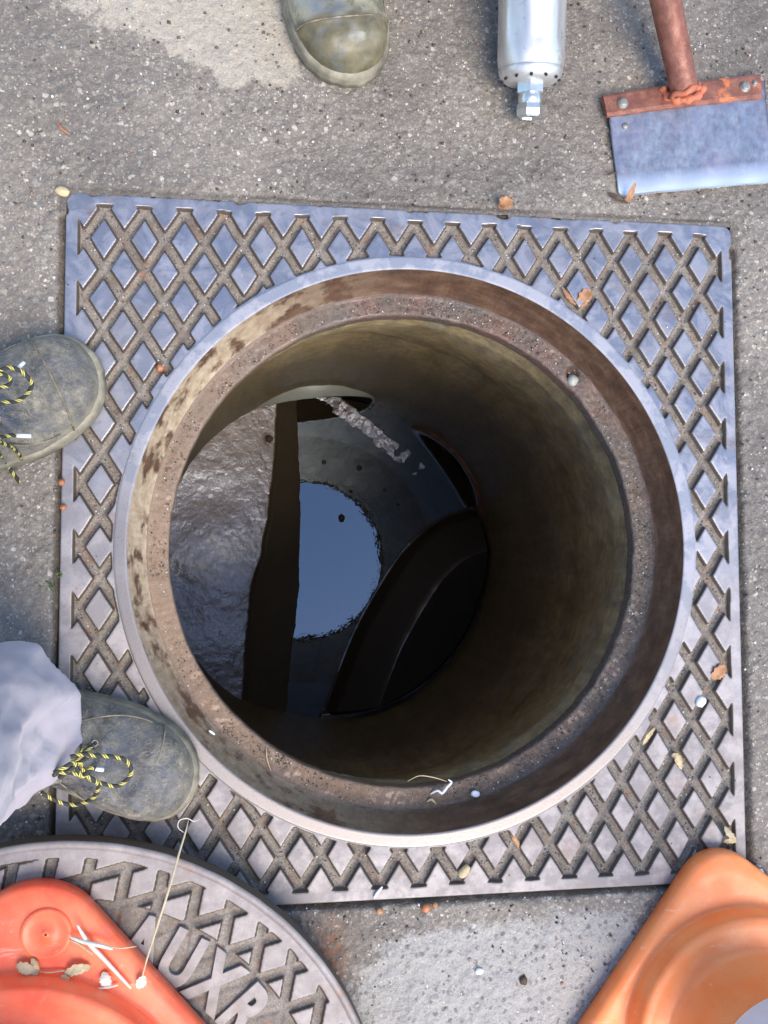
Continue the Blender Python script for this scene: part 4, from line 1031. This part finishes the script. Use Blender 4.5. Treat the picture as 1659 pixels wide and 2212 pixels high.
fibre('twig', [(122, 262, .004), (130, 274, .006), (140, 283, .006), (152, 291, .004)], .0015, 'berry', 'short curved orange needle on the bare asphalt at the upper left', 'needle')
leafm('leaf', [(1078, 450, 0), (1090, 440, .008), (1108, 436, .004)], .008, 'leaf', 'curled brown leaf at the upper edge of the iron frame', 'leaf', .004)
leafm('leaf', [(1087, 448, 0), (1084, 437, .010), (1080, 428, .012)], .0035, 'leaf', 'thin upright leaf sliver left of the curled leaf by the upper frame edge', 'leaf', .004)
leafm('leaf', [(1353, 438, 0), (1360, 424, .008), (1372, 395, .018)], .004, 'leaf', 'reddish brown leaf blade leaning on the shovel corner', 'leaf', .004)
leafm('leaf', [(1315, 416, .002), (1332, 428, .003), (1356, 439, .001)], .0035, 'twig', 'dark brown leaf pointing left under the shovel corner', 'leaf', .004)
fibre('twig', [(1312, 378, .006), (1322, 374, .009), (1334, 373, .008)], .0012, 'twig', 'short black twig touching the left edge of the shovel blade', 'twig')
leafm('leaf', [(1250, 665, 0), (1262, 642, .004), (1277, 628, .002)], .008, 'leaf', 'ribbed brown leaf scrap in a groove right of the opening at the top', 'leaf', -.004)
leafm('leaf', [(1215, 622, 0), (1228, 642, .001), (1245, 660, 0)], .003, 'leaf', 'narrow dark red leaf strip beside the ribbed leaf scrap', 'leaf', -.003)
leafm('leaf', [(1538, 1468, 0), (1552, 1452, .004), (1568, 1440, .002)], .008, 'leaf', 'curled brown leaf in a groove near the right frame border', 'leaf', -.003)
leafm('leaf', [(1450, 1632, .001), (1460, 1634, .004), (1466, 1645, .003), (1472, 1662, .001)], .005, 'wood', 'yellow forked leaf stalk in a groove on the lower right', 'leaf', -.002)
leafm('seed_husk', [(1565, 1785, .001), (1574, 1800, .003), (1590, 1815, .002)], .004, 'straw', 'pale seed husk pointing up near the lower right frame corner', 'seed', .001)
leafm('seed_husk', [(1562, 1818, .001), (1576, 1816, .003), (1592, 1818, .001)], .003, 'wood', 'tan seed husk lying level under the pointed one near the lower right corner', 'seed', .001)
leafm('leaf', [(1100, 1790, .0), (1112, 1812, .002), (1124, 1835, 0)], .003, 'leaf', 'slim brown leaf strip in a groove right of the bottom of the opening', 'leaf', -.004)
leafm('leaf', [(1388, 1610, .0), (1400, 1590, .003), (1415, 1572, 0)], .0025, 'wood', 'narrow tan stalk in a groove beside the lower right of the opening', 'leaf', -.003)
fibre('wood_chip', [(992, 1893, .001), (1000, 1885, .0015), (1012, 1870, .001)], .0058, 'wood', 'blunt tan wood chip in a groove below the opening', 'wood chip')
fibre('paper_scrap', [(808, 1940, .002), (814, 1930, .003), (826, 1915, .002)], .0018, 'chip', 'thin white paper sliver on the lower frame border', 'paper scrap')
lumpm('seed', 210, 860, .002, .0042, 'berry', 'round orange seed touching the toe of the upper shoe', 'seed', 'orange seeds on the left')
lumpm('seed', 133, 1042, .002, .0038, 'berry', 'orange seed on the asphalt just left of the frame, the upper of a pair', 'seed', 'orange seeds on the left')
lumpm('seed', 136, 1096, .002, .0038, 'berry', 'orange seed on the asphalt just left of the frame, the lower of a pair', 'seed', 'orange seeds on the left')
lumpm('seed', 346, 795, -.004, .0046, 'berry', 'brick red pebble in a groove beside the upper left of the opening', 'seed', 'orange seeds on the left')
lumpm('pebble', 920, 1962, .0, .0055, 'berry', 'rust orange crumb of soil below the lower frame border, the larger one', 'pebble', 'rust crumbs below the frame')
lumpm('pebble', 940, 1955, .0, .0035, 'leaf', 'small rust brown crumb right of the larger crumb below the frame', 'pebble', 'rust crumbs below the frame')
lumpm('pebble', 820, 1968, .0, .0045, 'leaf', 'dark red pebble against the lower frame border left of the crumbs', 'pebble', 'rust crumbs below the frame')
lumpm('stone_chip', 1514, 1516, -.002, .0062, 'chip', 'bright white stone chip in a groove at the right', 'stone chip', sx=1.3, ang=.8)
lumpm('stone_chip', 1640, 1890, .0, .008, 'chip', 'white stone chip on the asphalt above the orange cone at the right edge', 'stone chip', sx=.8)
lumpm('stone_chip', 135, 413, .0, .006, 'wood', 'pale oval pebble beside the upper left frame corner', 'stone chip', sx=1.5, ang=-.3)
lumpm('stone_chip', 1131, 2118, .0, .0055, 'twig', 'black pebble on the pale asphalt below the frame', 'stone chip')
lumpm('stone_chip', 1035, 2098, .0, .0038, 'chip', 'white chip on the pale asphalt below the frame', 'stone chip', sx=1.3)
lumpm('stone_chip', 1027, 1715, -.053, .0045, 'chip', 'flat white chip on the rusty ledge at the bottom of the opening', 'stone chip', sx=1.3)
lumpm('mortar_lump', 1237, 822, -.060, .008, 'pvc', 'grey mortar lump stuck in the notch of the ledge at the upper right', 'mortar')
lumpm('mortar_lump', 540, 690, -.056, .004, 'pvc', 'tiny mortar crumb on the upper left ledge', 'mortar')
fibre('twig', [(930, 1715, -.052), (945, 1708, -.047), (955, 1713, -.045), (966, 1700, -.046), (975, 1690, -.047), (968, 1684, -.047)], .0019, 'chip', 'white tangled string lump on the rusty ledge at the bottom of the opening', 'string')
fibre('twig', [(880, 1688, -.052), (905, 1676, -.044), (935, 1679, -.042), (965, 1688, -.044)], .0007, 'wood', 'thin brown root hair joined to the white string over the ledge edge', 'root')
fibre('twig', [(922, 1732, -.053), (932, 1727, -.050), (942, 1737, -.052)], .0016, 'wood', 'small tan scrap on the ledge below the white string', 'scrap')
fibre('straw', [(575, 1615, -.053), (577, 1640, -.050), (585, 1665, -.052)], .0008, 'straw', 'fine straw hair on the ledge at the lower left of the opening', 'straw')
fibre('paper_scrap', [(451, 1578, -.030), (456, 1581, -.029), (464, 1587, -.030)], .0016, 'chip', 'white fleck on the rebate wall at the lower left of the opening', 'paper scrap')
fibre('straw', [(1466, 1972, .003), (1480, 1980, .005), (1492, 1988, .004)], .0008, 'straw', 'thin pale stem at the left edge of the orange cone', 'straw')
lumpm('floating_crumb', 738, 1119, ZW - .001, .0105, 'twig', 'brown crumb floating in the middle of the bright water reflection', 'crumb', sx=.8)
for i, (x, y, r) in enumerate(((700, 998, .0065), (758, 1062, .005), (776, 1010, .008), (831, 1058, .004), (860, 1090, .004), (582, 948, .010))):
    lumpm('floating_crumb', x, y, ZW - .001 if i < 5 else -1.185, r, 'twig', ['speck of froth in the dark water at the upper left of the reflection', 'speck of froth just above the bright water reflection', 'round bubble like speck above the bright water reflection', 'speck of froth in the dark water right of the reflection, the nearer one', 'speck of froth in the dark water right of the reflection, the farther one', 'black stone sitting on the wet left bench'][i], 'speck', 'specks in the shaft water')
def moss():
    V = []; Fs = []
    for (x, y, n, sp) in ((105, 1262, 16, .004), (128, 1240, 9, .003)):
        c = at(x, y, .001)
        for _ in range(n):
            p = c + np.array([rng.normal() * sp, rng.normal() * sp * .8, 0]); a = rng.random() * 2 * PI; h = .002 + .003 * rng.random(); b = len(V); s = .0012
            d = np.array([math.cos(a), math.sin(a), 0]) * s; t = p + np.array([rng.normal() * .002, rng.normal() * .002, h])
            V += [p - d, p + d, t, p + np.array([-d[1], d[0], 0])]; Fs += [(b, b + 1, b + 2), (b + 1, b + 3, b + 2), (b + 3, b, b + 2)]
    tag(link('moss', pymesh('moss', V, Fs), M['moss']), 'small patch of green moss on the asphalt left of the frame', 'moss', kind='stuff')
moss()
def grit():
    """loose grains in the grooves, on the ledge and on the ground: one mass nobody could count"""
    X, Y, Z, G = FP; P = []
    idx = np.argwhere(G > .9); sel = idx[rng.integers(0, len(idx), 9000)]
    for i, j in sel: P.append((X[i, j], Y[i, j], Z[i, j] + .0003, .0004 + .0011 * rng.random() ** 3))
    for _ in range(5200):
        a = rng.random() * 2 * PI; r = .306 + .022 * rng.random(); P.append((r * math.cos(a), r * math.sin(a), -.0548, .0004 + .0011 * rng.random() ** 3))
    n = 0
    while n < 6500:
        x = rng.uniform(-.56, .55); y = rng.uniform(-.66, .80)
        if max(abs(x), abs(y)) < HS + .002: continue
        near = max(abs(x), abs(y)) < HS + .02
        if not near and rng.random() < .35: continue
        P.append((x, y, .0008, .0006 + .0022 * rng.random() ** 4)); n += 1
    for _ in range(500):
        x, y = rng.uniform(-HS, HS, 2)
        if math.hypot(x, y) > .37: P.append((x, y, .0006, .0004 + .0008 * rng.random() ** 2))
    P = np.array(P); n = len(P)
    O = np.array([(1, 0, 0), (0, 1, 0), (-1, 0, 0), (0, -1, 0), (0, 0, 1), (0, 0, -1)], float)
    T = np.array([(0, 1, 4), (1, 2, 4), (2, 3, 4), (3, 0, 4), (1, 0, 5), (2, 1, 5), (3, 2, 5), (0, 3, 5)])
    ja = rng.uniform(.55, 1.35, (n, 6, 1)); rot = rng.random(n) * 2 * PI; c, s = np.cos(rot), np.sin(rot)
    V = O[None] * ja * P[:, None, 3:4]
    x = V[..., 0] * c[:, None] - V[..., 1] * s[:, None]; y = V[..., 0] * s[:, None] + V[..., 1] * c[:, None]
    V = np.stack([x, y, V[..., 2] * .8], -1) + P[:, None, :3]
    Fq = (T[None] + (np.arange(n) * 6)[:, None, None]).reshape(-1, 3)
    me = mesh_np('grit', V.reshape(-1, 3), Fq); tone = rng.random(n) ** 1.6; pattr(me, 'tone', np.repeat(tone, 6))
    tag(link('grit', me, M['grit'], smooth=False), 'loose sand grains and grit lying in the grooves, on the ledge and over the asphalt', 'grit', kind='stuff')
grit()
